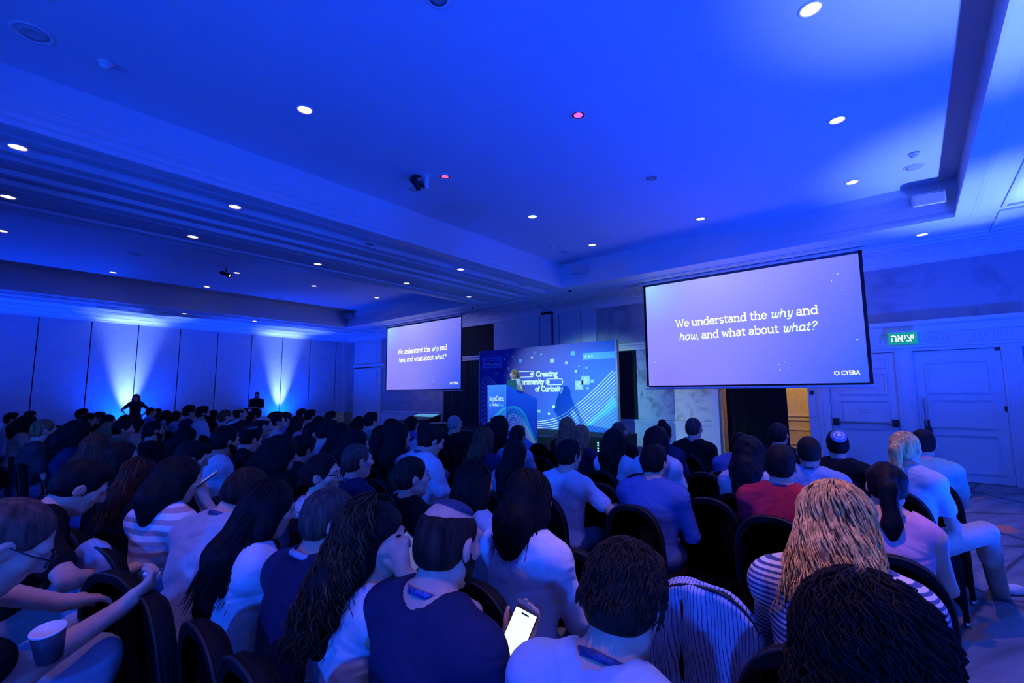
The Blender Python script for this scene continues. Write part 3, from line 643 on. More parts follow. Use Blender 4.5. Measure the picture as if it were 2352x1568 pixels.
e = empty('stage_curtain', (0,0,0)); tag(e, 'dark pleated floor-length curtain left of the stage backdrop', 'curtain')
drape('cloth', -13.25, -11.1, YF-.35, .02, 2.80, M_DRAPE, .10, 11, e); MB().tube([(-13.4,YF-.35,2.82),(-10.9,YF-.35,2.82)], .02, 8).build('rail', M_STEEL, e)

# ------------------------------------------------------------------ stage, backdrop, podium
e = empty('stage_platform', (-8.3, 10.2, 0)); tag(e, 'low dark stage platform in front of the printed backdrop', 'stage')
MB().bbox((-3.0,-.6,0), (2.9,1.0,.60), .01).build('upper_deck', M_STAGE, e); MB().bbox((-2.6,-1.95,0), (2.3,-.605,.22), .01).build('lower_step', M_STAGE, e)
MB().box((-3.0,-.608,.54), (2.9,-.60,.58)).build('edge_strip', mat('aluminium edge', (.35,.36,.38), .4, .1, 30, metal=1.0), e)
def backdrop_mat():
    m = bpy.data.materials.new('printed backdrop'); m.use_nodes = True; nt = m.node_tree; b = nt.nodes['Principled BSDF']
    tc = nt.nodes.new('ShaderNodeTexCoord'); sp = nt.nodes.new('ShaderNodeSeparateXYZ'); nt.links.new(tc.outputs['Generated'], sp.inputs[0])
    a = nt.nodes.new('ShaderNodeMath'); a.operation = 'MULTIPLY_ADD'; nt.links.new(sp.outputs['Z'], a.inputs[0]); a.inputs[1].default_value = -.55; nt.links.new(sp.outputs['X'], a.inputs[2])
    r = ramp_node(nt, [(.0, (.004,.02,.40)), (.25, (.006,.06,.55)), (.55, (.02,.17,.75)), (.8, (.06,.28,.85))], a.outputs[0])
    nt.links.new(r.outputs[0], b.inputs['Base Color']); b.inputs['Roughness'].default_value = .55
    wv = node(nt, 'ShaderNodeTexWave'); wv.inputs['Scale'].default_value = 22; nt.links.new(tc.outputs['Object'], wv.inputs['Vector'])
    bp = nt.nodes.new('ShaderNodeBump'); bp.inputs['Strength'].default_value = .04; nt.links.new(wv.outputs['Fac'], bp.inputs['Height']); nt.links.new(bp.outputs[0], b.inputs['Normal'])
    return m
BY = 10.9; bx0, bx1, bz0, bz1 = -10.73, -5.78, .60, 3.02
bd = empty('stage_backdrop', ((bx0+bx1)/2, BY, bz0)); tag(bd, 'wide blue printed stage backdrop reading Creating Community of Curiosity', 'backdrop'); bpy.context.view_layer.update()
def on_bd(u, v, off=.004):
    q = at(u, v, 1, BY); return (q.x-bd.location.x, -off, q.z-bz0)
hw = (bx1-bx0)/2
MB().bbox((-hw,0,0), (hw,.05,bz1-bz0), .002).build('printed_panel', backdrop_mat(), bd)
MB().bbox((hw+.004,-.02,-.02), (hw+.05,.09,bz1-bz0), .004).build('frame_post', M_STEEL, bd); MB().bbox((-hw-.05,-.02,-.02), (-hw-.004,.09,bz1-bz0), .004).build('frame_post', M_STEEL, bd)
for s in (-1,1): MB().tube([(s*hw*.7,.05,1.9),(s*hw*.7,.55,0)], .02, 8).build('rear_brace', M_STEEL, bd)
M_PW = mat('print white', (.93,.95,.95), .5, .02, 30); M_PC = mat('print sky', (.14,.52,.90), .5, .02, 30); M_PL = mat('print pale', (.45,.68,.90), .5, .02, 30); M_PB = mat('print mid blue', (.03,.20,.80), .5, .02, 30); M_PT = mat('print teal', (.05,.62,.78), .5, .02, 30); M_PD = mat('print navy', (.01,.03,.36), .5, .02, 30)
for (u, v, s, m) in ((1159,825,4,M_PW),(1165,816,2.5,M_PC),(1178,818,3.5,M_PC),(1195,828,6.5,M_PC),(1222,821,4,M_PW),(1228,811,2.5,M_PC),(1243,813,3.8,M_PC),(1268,828,7.5,M_PL),(1316,811,8,M_PC),(1301,833,5,M_PL),(1330,841,2.5,M_PL),(1323,852,4.5,M_PW),(1347,844,4,M_PC),(1361,875,6,M_PL),(1350,891,4,M_PL),(1168,846,4.5,M_PC),(1140,857,5,M_PC),(1159,861,3.2,M_PC),(1272,934,5.5,M_PW),(1238,944,5.5,M_PL),(1261,950,4,M_PW)):
    x, y, z = on_bd(u, v); s *= .0148; MB().box((x-s/2*1.25,y-.002,z-s/2), (x+s/2*1.25,y+.003,z+s/2)).build('printed_square', m, bd)
def bd_text(txt, u0, v0, u1, size, m):
    me = text_mesh(txt, size, .012); xs = [q.co.x for q in me.vertices]; p0 = Vector(on_bd(u0, v0, .006)); p1 = Vector(on_bd(u1, v0, .006)); s = (p1.x-p0.x)/(max(xs)-min(xs))
    o = link('lettering', me, m, bd); o.rotation_euler = (math.pi/2,0,0); o.scale = (s,1,1); o.location = (p0.x-min(xs)*s, p0.y, p0.z)
bd_text('Creating', 1231, 865, 1281, .235, M_PW); bd_text('Community', 1188, 883, 1251, .235, M_PW); bd_text('of Curiosity', 1229, 899, 1295, .235, M_PW)
def pill(u0, v0, u1, v1, knob_right):
    a = Vector(on_bd(u0, v0)); b = Vector(on_bd(u1, v1)); zc = (a.z+b.z)/2; r = .085; x0, x1 = a.x, b.x
    pts = [(x0+r-r*math.sin(t), -.005, zc+r*math.cos(t)) for t in np.linspace(0, math.pi, 10)]+[(x1-r+r*math.sin(t), -.005, zc-r*math.cos(t)) for t in np.linspace(0, math.pi, 10)]
    pts.append(pts[0]); MB().ribbon(pts, .022, (0,-1,0)).build('toggle_outline', M_PW, bd)
    kx = x1-r if knob_right else x0+r; MB().add([(kx+.055*math.cos(t), -.006, zc+.055*math.sin(t)) for t in np.linspace(0, 2*math.pi, 16, endpoint=False)], [tuple(range(16))]).build('toggle_knob', M_PW, bd)
pill(1172, 860, 1227, 859, True); pill(1254, 877, 1293, 876, False)
for (u, v, flip) in ((1345,873,1),(1330,884,-1)):
    x, y, z = on_bd(u, v); MB().box((x-.13,y,z-.12), (x+.13,y+.003,z+.12)).build('arrow_tile', M_PL, bd)
    MB().ribbon([(x-flip*.045,-.008,z+.075),(x+flip*.05,-.008,z),(x-flip*.045,-.008,z-.075)], .035, (0,-1,0)).build('arrow_mark', M_PW, bd)
# window icon at the upper left, browser window at the right
a = Vector(on_bd(1110, 846)); b = Vector(on_bd(1153, 818)); MB().box((a.x,-.005,a.z), (b.x,.001,b.z)).build('window_icon', M_PB, bd)
MB().box((a.x+.06,-.007,a.z+.06), (b.x-.06,-.004,b.z-.13)).build('window_pane', M_PD, bd); MB().box((a.x+.06,-.007,b.z-.10), (b.x-.06,-.004,b.z-.07)).build('title_line', M_PD, bd)
zz = [.25,.55,.30,.62,.40,.20,.35,.42,.30,.22,.70]
MB().ribbon([(a.x+.07+i*(b.x-a.x-.14)/10,-.009,a.z+.06+z_*(b.z-a.z-.2)) for i, z_ in enumerate(zz)], .018, (0,-1,0)).build('chart_line', M_PW, bd)
MB().ribbon([(a.x+.09+i*(b.x-a.x-.18)/6,-.008,a.z+.06+z_*(b.z-a.z-.2)) for i, z_ in enumerate((.5,.2,.12,.35,.55,.25,.6))], .022, (0,-1,0)).build('chart_line', M_PB, bd)
a = Vector(on_bd(1338, 813)); MB().box((a.x,-.004,a.z-.16), (hw-.01,.001,a.z+.02)).build('browser_bar', M_PC, bd)
MB().box((a.x,-.005,a.z-1.0), (a.x+.012,.001,a.z-.16)).build('browser_edge', M_PC, bd)
for i in range(3): MB().add([(a.x+.10+.10*i+.03*math.cos(t), -.007, a.z-.07+.03*math.sin(t)) for t in np.linspace(0,2*math.pi,12,endpoint=False)], [tuple(range(12))]).build('browser_dot', M_PW, bd)
# wave lines, right-hand sweep and left-hand fan
def smooth_pts(P, n=26):
    P = [Vector(p) for p in P]; out = []
    for i in range(len(P)-1):
        p0, p1, p2, p3 = P[max(i-1,0)], P[i], P[i+1], P[min(i+2,len(P)-1)]
        for k in range(n//(len(P)-1)+1):
            t = k/(n//(len(P)-1)+1); out.append(.5*((2*p1)+(-p0+p2)*t+(2*p0-5*p1+4*p2-p3)*t*t+(-p0+3*p1-3*p2+p3)*t**3))
    return out+[P[-1]]
zmax = bz1-bz0-.02
for i in range(19):
    t = i/18; L = [(1080+i*18,968+i*5),(1250+i*7,966+i*4.2),(1330+i*4.2,925+i*4.0),(1414,845+i*8.6)]
    pts = [Vector(on_bd(u, v, .005)) for u, v in L]; pts = [p_ for p_ in smooth_pts(pts) if -hw+.01 < p_.x < hw-.01 and .01 < p_.z < zmax]
    if len(pts) > 2: MB().ribbon(pts, .02-.006*t, (0,-1,0)).build('wave_line', M_PW if i < 10 else M_PL, bd)
sw = MB(); pa = [Vector(on_bd(u, v, .0045)) for u, v in ((1330,992),(1365,965),(1395,940),(1414,918))]; sw.ribbon(smooth_pts(pa), [.02+.28*k/27 for k in range(40)][:len(smooth_pts(pa))], (0,-1,0)).build('colour_sweep', M_PT, bd)
for i in range(17):
    L = [(1104,886+i*11),(1116+i*.6,864+i*8.3),(1128+i*2,870+i*5.4),(1142+i*2,884+i*4)]
    pts = [Vector(on_bd(u, v, .005)) for u, v in L]; pts = [p_ for p_ in smooth_pts(pts) if -hw+.01 < p_.x < hw-.01 and .01 < p_.z < zmax]
    if len(pts) > 2: MB().ribbon(pts, .016, (0,-1,0)).build('wave_line', M_PL, bd)

# podium, turned a little towards the far side of the hall
PC = at(1162, 883, 1, 8.6); PT = math.radians(-12); PW, PD_, PZ = .80, 1.0, .22
pod = empty('podium', (PC.x, PC.y, PZ), PT); tag(pod, 'tall blue printed podium reading hayaData at the front of the stage', 'podium'); hgt = PC.z-PZ
def pod_mat():
    m = bpy.data.materials.new('podium print'); m.use_nodes = True; nt = m.node_tree; b = nt.nodes['Principled BSDF']; tc = nt.nodes.new('ShaderNodeTexCoord'); sp = nt.nodes.new('ShaderNodeSeparateXYZ'); nt.links.new(tc.outputs['Generated'], sp.inputs[0])
    r = ramp_node(nt, [(0,(.02,.10,.75)),(.5,(.015,.12,.70)),(1,(.02,.20,.88))], sp.outputs['Z']); nt.links.new(r.outputs[0], b.inputs['Base Color']); b.inputs['Roughness'].default_value = .45; return m
MB().prism([(0,0),(PD_,0),(PD_,hgt-.36),(.02,hgt),(0,hgt)], 0, -PW, 0).build('body', pod_mat(), pod)
MB().box((-.012,-.006,0), (.006,.006,hgt)).build('corner_strip', M_PC, pod)
def pod_text(txt, size, x0, x1, z, m):
    me = text_mesh(txt, size, .004); xs = [q.co.x for q in me.vertices]; s = (x1-x0)/(max(xs)-min(xs)); o = link('lettering', me, m, pod); o.rotation_euler = (math.pi/2,0,0); o.scale = (s,1,1); o.location = (x0-min(xs)*s, -.008, z)
pod_text('haya', .17, -.70, -.41, hgt-.40, M_PW); pod_text('Data;', .175, -.405, -.08, hgt-.40, M_PW); pod_text('By', .08, -.69, -.62, hgt-.53, M_PW); pod_text('riskified', .10, -.59, -.30, hgt-.53, M_PW); pod_text('tech;', .10, -.28, -.09, hgt-.53, M_PT)
for i in range(15):   # wave over both faces
    f = i/14; mF = M_PT if i < 5 else M_PW
    pts = smooth_pts([(-PW+.02,-.005,.66-.42*f),(-PW*.55,-.005,.86-.42*f),(-PW*.2,-.005,1.02-.52*f),(-.02,-.005,1.06-.55*f)]); MB().ribbon(pts, .014 if i else .05, (0,-1,0)).build('wave_line', mF, pod)
    pts = smooth_pts([(.005,.02,1.06-.55*f),(.005,.28,1.08-.55*f),(.005,.55,.92-.55*f),(.005,.78,.50-.30*f),(.005,.97,.20-.12*f)]); MB().ribbon(pts, .014 if i else .05, (1,0,0)).build('wave_line', mF, pod)
LQ = at(1181, 893, 1, PC.y+.30); lt = empty('laptop', (LQ.x-.02, LQ.y, LQ.z+.0), PT+.1); tag(lt, 'dark open laptop standing on the podium before the speaker', 'laptop')
MB().bbox((-.17,-.02,-.015), (.17,.22,.0), .004).build('base', M_GREYP, lt); MB().bbox((-.17,-.008,0), (.17,.0,.23), .003, Matrix.Translation((0,-.02,0)) @ Matrix.Rotation(math.radians(12),4,'X')).build('lid', mat('laptop lid', (.02,.09,.11), .35, .1, 20), lt)
MB().lathe([(.018,0),(.018,.001)], (0,-.035,.115), 12).build('logo', M_GREYP, lt)

# technical corner left of the stage
def table(name, loc, sx, sy, h, label, m, rz=0):
    e = empty(name, loc, rz); tag(e, label, 'table'); MB().bbox((-sx/2,-sy/2,h-.04), (sx/2,sy/2,h), .006).build('table_top', m, e)
    for a in (-1,1):
        for b in (-1,1): MB().tube([(a*(sx/2-.06),b*(sy/2-.06),0),(a*(sx/2-.06),b*(sy/2-.06),h-.04)], .02, 8).build('leg', M_BLKGLOSS, e)
    return e
table('control_table', (-12.3,9.7,0), 2.2, .75, .74, 'dark table carrying the mixing desk left of the stage', M_BLACK)
tq = at(975, 962, 1, 9.75); e = empty('mixing_desk', (tq.x-.1, 9.75, .74)); tag(e, 'mixing desk with pale lit sloping panel on the control table', 'mixing desk')
MB().prism([(-.30,0),(.30,0),(.30,.22),(-.30,.07)], 0, -.55, .55).build('body', M_BLKGLOSS, e)
MB().box((-.5,-.02,.0), (.5,.26,.006), Matrix.Translation((0,.02,.155)) @ Matrix.Rotation(math.radians(14),4,'X')).build('screen_panel', emis('desk panel glow', (.10,.55,.62), .55), e)
for i in range(9): MB().bbox((-.46+.11*i,-.25,.085), (-.44+.11*i,-.21,.125), .003).build('fader_knob', M_WHITEP, e)
e = empty('equipment_rack', (-9.95,8.55,0), .3); tag(e, 'black equipment rack with two small light strips near the podium', 'rack'); MB().bbox((-.3,-.3,0), (.3,.3,.82), .015).build('case', M_BLACK, e)
for s in (0,.09): MB().bbox((.04+s,-.308,.45), (.055+s,-.298,.68), .002).build('light_strip', emis('rack strip', (.3,.6,1), 1.0), e)
MB().bbox((-.28,-.28,.82), (.28,.28,.835), .004).build('lid', mat('rack lid', (.03,.10,.10), .4, .1, 20), e)
q = at(1352, 1016, 2, .50); e = empty('stage_monitor', (q.x, q.y, 0), .5); tag(e, 'small stage monitor with green level lights below the backdrop', 'monitor')
MB().prism([(-.18,.0),(.18,.0),(.14,.62),(.02,.62)], 0, -.26, .26).build('case', M_BLACK, e)
for i in range(5): MB().box((.20,-.12+.012*i-.02,.25+.06*i), (.23,-.10+.012*i-.02,.28+.06*i)).build('level_light', emis('green led', (.2,1,.7), 2.0), e)
for i in range(3):
    o = MB().tube(smooth_pts([(-7.5+.1*i,8.7,.24),(-7.0+.15*i,8.75,.24),(-6.75+.1*i,8.5-.1*i,.24),(-6.6+.1*i,8.3,.23)]), .012, 6).build('stage_cable', mat('pale cable', (.6,.62,.62), .5, .05, 20), None, True); tag(o, 'pale cable on the stage step right of the podium, '+('left','middle','right')[i]+' of three', 'cable', 'stage cables')
# ------------------------------------------------------------------ figures: smooth-blended volumes turned into one continuous surface
def rotm(rx=0, ry=0, rz=0):
    return np.array((Matrix.Rotation(math.radians(rz),3,'Z') @ Matrix.Rotation(math.radians(ry),3,'Y') @ Matrix.Rotation(math.radians(rx),3,'X')))
def V3(*a): return np.array(a, dtype=np.float64)
def surface_nets(F, xs, ys, zs):
    s = F < 0; nx, ny, nz = F.shape
    cnt = np.zeros((nx-1, ny-1, nz-1), np.int8)
    for a in (0,1):
        for b in (0,1):
            for c_ in (0,1): cnt += s[a:nx-1+a, b:ny-1+b, c_:nz-1+c_]
    act = (cnt > 0) & (cnt < 8); I, J, K = np.nonzero(act)
    if len(I) == 0: return np.zeros((0,3)), np.zeros((0,4), int)
    idx = -np.ones(act.shape, np.int64); idx[act] = np.arange(len(I))
    C = {}
    for a in (0,1):
        for b in (0,1):
            for c_ in (0,1): C[(a,b,c_)] = F[I+a, J+b, K+c_]
    acc = np.zeros((len(I),3)); n = np.zeros(len(I))
    cor = list(C)
    for p_ in cor:
        for ax in range(3):
            if p_[ax] == 0:
                q = list(p_); q[ax] = 1; q = tuple(q); A, B = C[p_], C[q]; m_ = (A < 0) != (B < 0)
                t = np.where(m_, A/np.where(np.abs(A-B) < 1e-12, 1e-12, A-B), 0); o_ = np.zeros((len(I),3)); o_[:] = p_; o_[:,ax] = t
                acc[m_] += o_[m_]; n[m_] += 1
    acc /= np.maximum(n,1)[:,None]
    P = np.stack([xs[I]+acc[:,0]*(xs[I+1]-xs[I]), ys[J]+acc[:,1]*(ys[J+1]-ys[J]), zs[K]+acc[:,2]*(zs[K+1]-zs[K])], 1)
    Q = []
    for ax in range(3):
        sl = [slice(1,-1)]*3; sl[ax] = slice(0,-1); s0 = s[tuple(sl)]
        sl2 = list(sl); sl2[ax] = slice(1,None); s1 = s[tuple(sl2)]
        for flip, mm in ((0, s0 & ~s1), (1, ~s0 & s1)):
            i, j, k = np.nonzero(mm); off = np.array([1,1,1]); off[ax] = 0; g = [i+off[0], j+off[1], k+off[2]]
            u_, v_ = [(1,2),(2,0),(0,1)][ax]
            def ci(du, dv):
                h = [x.copy() for x in g]; h[u_] = h[u_]-du; h[v_] = h[v_]-dv; return idx[h[0], h[1], h[2]]
            quad = np.stack([ci(1,1), ci(0,1), ci(0,0), ci(1,0)], 1); Q.append(quad[:, ::-1] if flip else quad)
    return P, np.concatenate(Q)
def mesh_from(name, P, Q):
    me = bpy.data.meshes.new(name); n = len(Q)
    me.vertices.add(len(P)); me.vertices.foreach_set('co', P.astype(np.float32).ravel())
    me.loops.add(4*n); me.loops.foreach_set('vertex_index', Q.astype(np.int32).ravel())
    me.polygons.add(n); me.polygons.foreach_set('loop_start', np.arange(0,4*n,4,dtype=np.int32))
    me.update(calc_edges=True); me.validate(); me.shade_smooth(); return me
class Vol:
    """list of rounded cones and ellipsoids, blended smoothly"""
    def __init__(s): s.p = []
    def cone(s, a, b, ra, rb, t, k=.03): s.p.append(('c', np.array(a,float), np.array(b,float), ra, rb, t, k)); return s
    def ell(s, c, r, t, R=None, k=.03): s.p.append(('e', np.array(c,float), np.array(r,float), R if R is not None else np.eye(3), 0, t, k)); return s
    def sub(s, c, r, t, R=None, k=.01): s.p.append(('s', np.array(c,float), np.array(r,float), R if R is not None else np.eye(3), 0, t, k)); return s
    def bounds(s, tags, pad):
        lo = np.full(3, 1e9); hi = -lo
        for p in s.p:
            if p[5] not in tags or p[0] == 's': continue
            if p[0] == 'c':
                for q, r in ((p[1],p[3]),(p[2],p[4])): lo = np.minimum(lo, q-r); hi = np.maximum(hi, q+r)
            else: r = p[2].max(); lo = np.minimum(lo, p[1]-r); hi = np.maximum(hi, p[1]+r)
        return lo-pad, hi+pad
    def field(s, tags, xs, ys, zs, infl=0.0):
        F = np.full((len(xs),len(ys),len(zs)), .25, np.float32)
        for p in s.p:
            if p[5] not in tags: continue
            k = p[6]; pad = k+abs(infl)+.05
            if p[0] == 'c':
                lo = np.minimum(p[1]-p[3], p[2]-p[4])-pad; hi = np.maximum(p[1]+p[3], p[2]+p[4])+pad
            else: lo = p[1]-p[2].max()-pad; hi = p[1]+p[2].max()+pad
            a = [np.searchsorted(g, l) for g, l in zip((xs,ys,zs), lo)]; b = [np.searchsorted(g, h) for g, h in zip((xs,ys,zs), hi)]
            if any(y_ <= x_ for x_, y_ in zip(a, b)): continue
            X = xs[a[0]:b[0]][:,None,None]; Y = ys[a[1]:b[1]][None,:,None]; Z = zs[a[2]:b[2]][None,None,:]
            if p[0] == 'c':
                A, B, ra, rb = p[1:5]; d = B-A; L2 = max(1e-9, d@d)
                h = np.clip(((X-A[0])*d[0]+(Y-A[1])*d[1]+(Z-A[2])*d[2])/L2, 0, 1)
                D = np.sqrt((X-A[0]-h*d[0])**2+(Y-A[1]-h*d[1])**2+(Z-A[2]-h*d[2])**2)-(ra+(rb-ra)*h)
            else:
                c_, r, R = p[1:4]; x = X-c_[0]; y = Y-c_[1]; z = Z-c_[2]
                q = [(R[0,i]*x+R[1,i]*y+R[2,i]*z) for i in range(3)]
                k0 = np.sqrt((q[0]/r[0])**2+(q[1]/r[1])**2+(q[2]/r[2])**2); k1 = np.sqrt((q[0]/r[0]**2)**2+(q[1]/r[1]**2)**2+(q[2]/r[2]**2)**2)
                D = k0*(k0-1)/np.maximum(k1, 1e-6)
            S = F[a[0]:b[0], a[1]:b[1], a[2]:b[2]]
            if p[0] == 's':
                D = -(D); h = np.clip(.5-.5*(S-D)/k, 0, 1); S[:] = S+(D-S)*h+k*h*(1-h)
            else:
                D = D-infl; h = np.clip(.5+.5*(S-D)/k, 0, 1); S[:] = S+(D-S)*h-k*h*(1-h)
        return F
def axis_grid(lo, hi, step, fine):
    """coordinates from lo to hi; smaller steps inside the (a, b, step) intervals of fine"""
    out = [lo]; x = lo
    while x < hi:
        st = step
        for (a, b, fs) in fine:
            if a-1e-9 <= x < b: st = min(st, fs)
            elif x < a < x+st: st = min(st, max(a-x, fs))
        x += st; out.append(x)
    return np.array(out)
def wave_noise(X, Y, Z, freq, seed, n=5):
    r = np.random.default_rng(seed); o = 0
    for i in range(n):
        d = r.normal(size=3); d /= np.linalg.norm(d); f = freq*r.uniform(.7,1.5); o = o+np.sin(f*(d[0]*X+d[1]*Y+d[2]*Z)+r.uniform(0,6.28))
    return o/n

def hand(v, W, d, nrm, side, curl=(25,35,20), s=1.0, spread=4, thumb=0.6, tg='skin', hold=1.0):
    """five-fingered hand from the wrist W: d towards the fingers, nrm out of the palm, side +1 when the thumb lies on d x nrm"""
    d = d/np.linalg.norm(d); nrm = nrm-d*(nrm@d); nrm /= np.linalg.norm(nrm); x = np.cross(d, nrm)*side
    v.cone(W, W+d*.045*s, .022*s, .026*s, tg, .015)
    for o_ in (-.026,-.009,.009,.026): v.cone(W+d*.025*s+x*o_*.6*s, W+d*.09*s+x*o_*s, .014*s, .0125*s, tg, .012)
    for i, (o_, L) in enumerate(((.028,.072),(.0095,.080),(-.0095,.075),(-.027,.058))):
        p = W+d*.09*s+x*o_*s; dd = d+x*math.radians(spread)*(1.5-i)*.8; dd /= np.linalg.norm(dd); nn = nrm.copy(); r = .0092*s
        for j, fr in enumerate((.44,.32,.24)):
            a = math.radians(curl[j]*(1+.08*i)); dd, nn = dd*math.cos(a)+nn*math.sin(a), nn*math.cos(a)-dd*math.sin(a)
            q = p+dd*L*fr*s; v.cone(p, q, r, r*.92, tg, .006); p = q; r *= .93
    p = W+d*.025*s+x*.022*s; dd = d*.55+x*.75+nrm*.35*thumb; dd /= np.linalg.norm(dd); q = p+dd*.042*s; v.cone(p, q, .0145*s, .0115*s, tg, .010)
    dd = d*.9+x*.25+nrm*.5*thumb; dd /= np.linalg.norm(dd); r_ = q+dd*.033*s; v.cone(q, r_, .0112*s, .010*s, tg, .006); dd = d*1.0-x*.05+nrm*.5*thumb; dd /= np.linalg.norm(dd); v.cone(r_, r_+dd*.026*s, .010*s, .0088*s, tg, .006)

def figure(sp):
    """volumes of a figure facing +y with its origin on the floor below the hips; returns Vol and frames"""
    v = Vol(); fem = sp.get('fem', False); lean = sp.get('lean', 6); st = sp.get('stand', False); wd = sp.get('wide', 1.0)
    HZ = .93 if st else .55
    hip = V3(0,0,HZ); R1 = rotm(-lean*.85, sp.get('roll', 0), sp.get('twist', 0)*.5); R2 = rotm(-lean*1.25, sp.get('roll', 0), sp.get('twist', 0))
    sh = (.155 if fem else .180)*wd
    waist = hip+R1@V3(0,-.005,.17); chest = hip+R1@V3(0,-.01,.30); base = chest+R2@V3(0,-.02,.185)
    upper = lambda x, y, z: chest+R2@V3(x, y, z)
    # trunk
    v.ell(hip+V3(0,.0,.0), (.175*wd,.125,.12), 'pelvis', R1, .05); v.ell(waist, ((.135 if fem else .155)*wd,.105*wd,.14), 'trunk', R1, .06); v.ell(chest+R2@V3(0,-.005,.03), ((.150 if fem else .170)*wd,.115*wd,.17), 'trunk', R2, .06)
    v.cone(upper(-sh+.02,-.025,.120), upper(sh-.02,-.025,.120), .054, .054, 'trunk', .05); v.cone(upper(-.06,-.03,.150), upper(.06,-.03,.150), .055, .055, 'trunk', .05)
    for sx in (-1,1): v.cone(upper(sx*.035,-.03,.195), upper(sx*(sh-.03),-.03,.130), .040, .045, 'trunk', .04)
    if fem: v.ell(upper(-.07,.085,.02), (.06,.055,.06), 'trunk', R2, .04); v.ell(upper(.07,.085,.02), (.06,.055,.06), 'trunk', R2, .04)
    # head
    hy, hp, hr = sp.get('hyaw', 0), sp.get('hpitch', 0), sp.get('hroll', 0)
    RH = rotm(0,0,sp.get('twist',0)+hy) @ rotm(-(lean*.35+hp), hr, 0)
    nk = upper(0,-.03,.185); hc = nk+R2@V3(0,.015,.035)+RH@V3(0,.02,.115); s = sp.get('head', 1.0)*(.96 if fem else 1.0)
    H = lambda x, y, z: hc+RH@(V3(x, y, z)*s)
    v.cone(nk+R2@V3(0,.0,-.03), H(0,-.025,-.055), .062 if not fem else .054, .054 if not fem else .047, 'neck', .03)
    v.ell(H(0,-.012,.028), V3(.076,.097,.092)*s, 'head', RH, .02); v.ell(H(0,.030,-.030), V3(.060,.068,.082)*s, 'head', RH, .03); v.ell(H(0,.062,-.095), V3(.026,.026,.022)*s, 'head', RH, .03)
    v.cone(H(-.05,.0,-.065), H(-.02,.055,-.098), .022*s, .018*s, 'head', .025); v.cone(H(.05,.0,-.065), H(.02,.055,-.098), .022*s, .018*s, 'head', .025)
    v.cone(H(0,.092,.022), H(0,.112,-.020), .011*s, .014*s, 'head', .014); v.ell(H(-.013,.100,-.025), V3(.010,.011,.009)*s, 'head', RH, .008); v.ell(H(.013,.100,-.025), V3(.010,.011,.009)*s, 'head', RH, .008)
    v.cone(H(-.045,.078,.030), H(.045,.078,.030), .013*s, .013*s, 'head', .02); v.ell(H(-.046,.062,-.018), V3(.022,.022,.02)*s, 'head', RH, .02); v.ell(H(.046,.062,-.018), V3(.022,.022,.02)*s, 'head', RH, .02)
    for sx in (-1,1): v.sub(H(sx*.031,.104,.010), V3(.016,.014,.010)*s, 'head', RH, .012)
    v.cone(H(-.020,.086,-.053), H(.020,.086,-.053), .0085*s, .0085*s, 'head', .008); v.cone(H(-.016,.085,-.064), H(.016,.085,-.064), .0095*s, .0095*s, 'head', .008); v.sub(H(0,.098,-.0585), V3(.022,.010,.0022)*s, 'head', RH, .004)
    for sx in (-1,1):
        v.ell(H(sx*.080,-.004,-.008), V3(.011,.022,.033)*s, 'head', RH @ rotm(-12,0,sx*22), .010); v.sub(H(sx*.088,.004,-.006), V3(.008,.010,.017)*s, 'head', RH @ rotm(-12,0,sx*22), .006)
    # arms
    for sx, key in ((-1,'armL'),(1,'armR')):
        S = upper(sx*sh,-.02,.108); A = sp.get(key, {}); L1, L2 = (.27,.245) if fem else (.29,.265)
        E = np.array(A['e'], float) if 'e' in A else S+V3(sx*.045,.10,-.26)
        E = S+(E-S)/np.linalg.norm(E-S)*L1
        Wp = np.array(A['w'], float) if 'w' in A else (E+V3(-sx*.12,.22,-.06) if not st else E+V3(-sx*.03,.05,-.25)); Wp = E+(Wp-E)/np.linalg.norm(Wp-E)*L2
        ru = .044 if fem else .052; v.ell(S+V3(0,0,-.005), (.053*wd,.056*wd,.055), 'uarm', None, .05); v.cone(S, E, ru*wd, .040 if not fem else .034, 'uarm', .03); v.cone(E, Wp, .041 if not fem else .035, .027 if not fem else .023, 'farm', .02)
        dd = np.array(A.get('d', (Wp-E)+V3(-sx*.02,.05,-.02)), float); nn = np.array(A.get('n', (-sx*.25,0,-1)), float)
        if sp.get('hands', True): hand(v, Wp, dd, nn, A.get('side', sx*-1 if nn[2] < 0 else sx), A.get('curl', (25,35,20)), .95 if fem else 1.03, thumb=A.get('thumb', .6))
        else: v.cone(Wp, Wp+dd/np.linalg.norm(dd)*.12, .03, .026, 'skin', .02)
        sp.setdefault('_j', {})[key] = (S, E, Wp)
    # legs
    for sx, key in ((-1,'legL'),(1,'legR')):
        A = sp.get(key, {}); hj = hip+V3(sx*.09,.02,-.01)
        Kp = np.array(A['k'], float) if 'k' in A else (hip+V3(sx*.12,.44,-.02) if not st else hip+V3(sx*.10,.02,-.42))
        An = np.array(A['a'], float) if 'a' in A else (V3(sx*.12,.40,.09) if not st else V3(sx*.10,-.01,.09))
        v.cone(hj, Kp, .088*wd, .064, 'leg', .05); v.cone(Kp, An, .062, .046, 'leg', .03); v.ell(Kp+(An-Kp)*.3+V3(0,-.012,0), (.055,.06,.10), 'leg', None, .03)
        fd = np.array(A.get('f', (sx*.05,1,0)), float); fd[2] = 0; fd /= np.linalg.norm(fd); v.cone(An+V3(0,0,-.02), V3(An[0],An[1],.05)-fd*.03, .036, .036, 'foot'+key[3], .02); v.cone(V3(An[0],An[1],.045)-fd*.03, V3(An[0],An[1],.035)+fd*.15, .038, .030, 'foot'+key[3], .02); v.cone(V3(An[0],An[1],.03)+fd*.10, V3(An[0],An[1],.028)+fd*.17, .036, .026, 'foot'+key[3], .02)
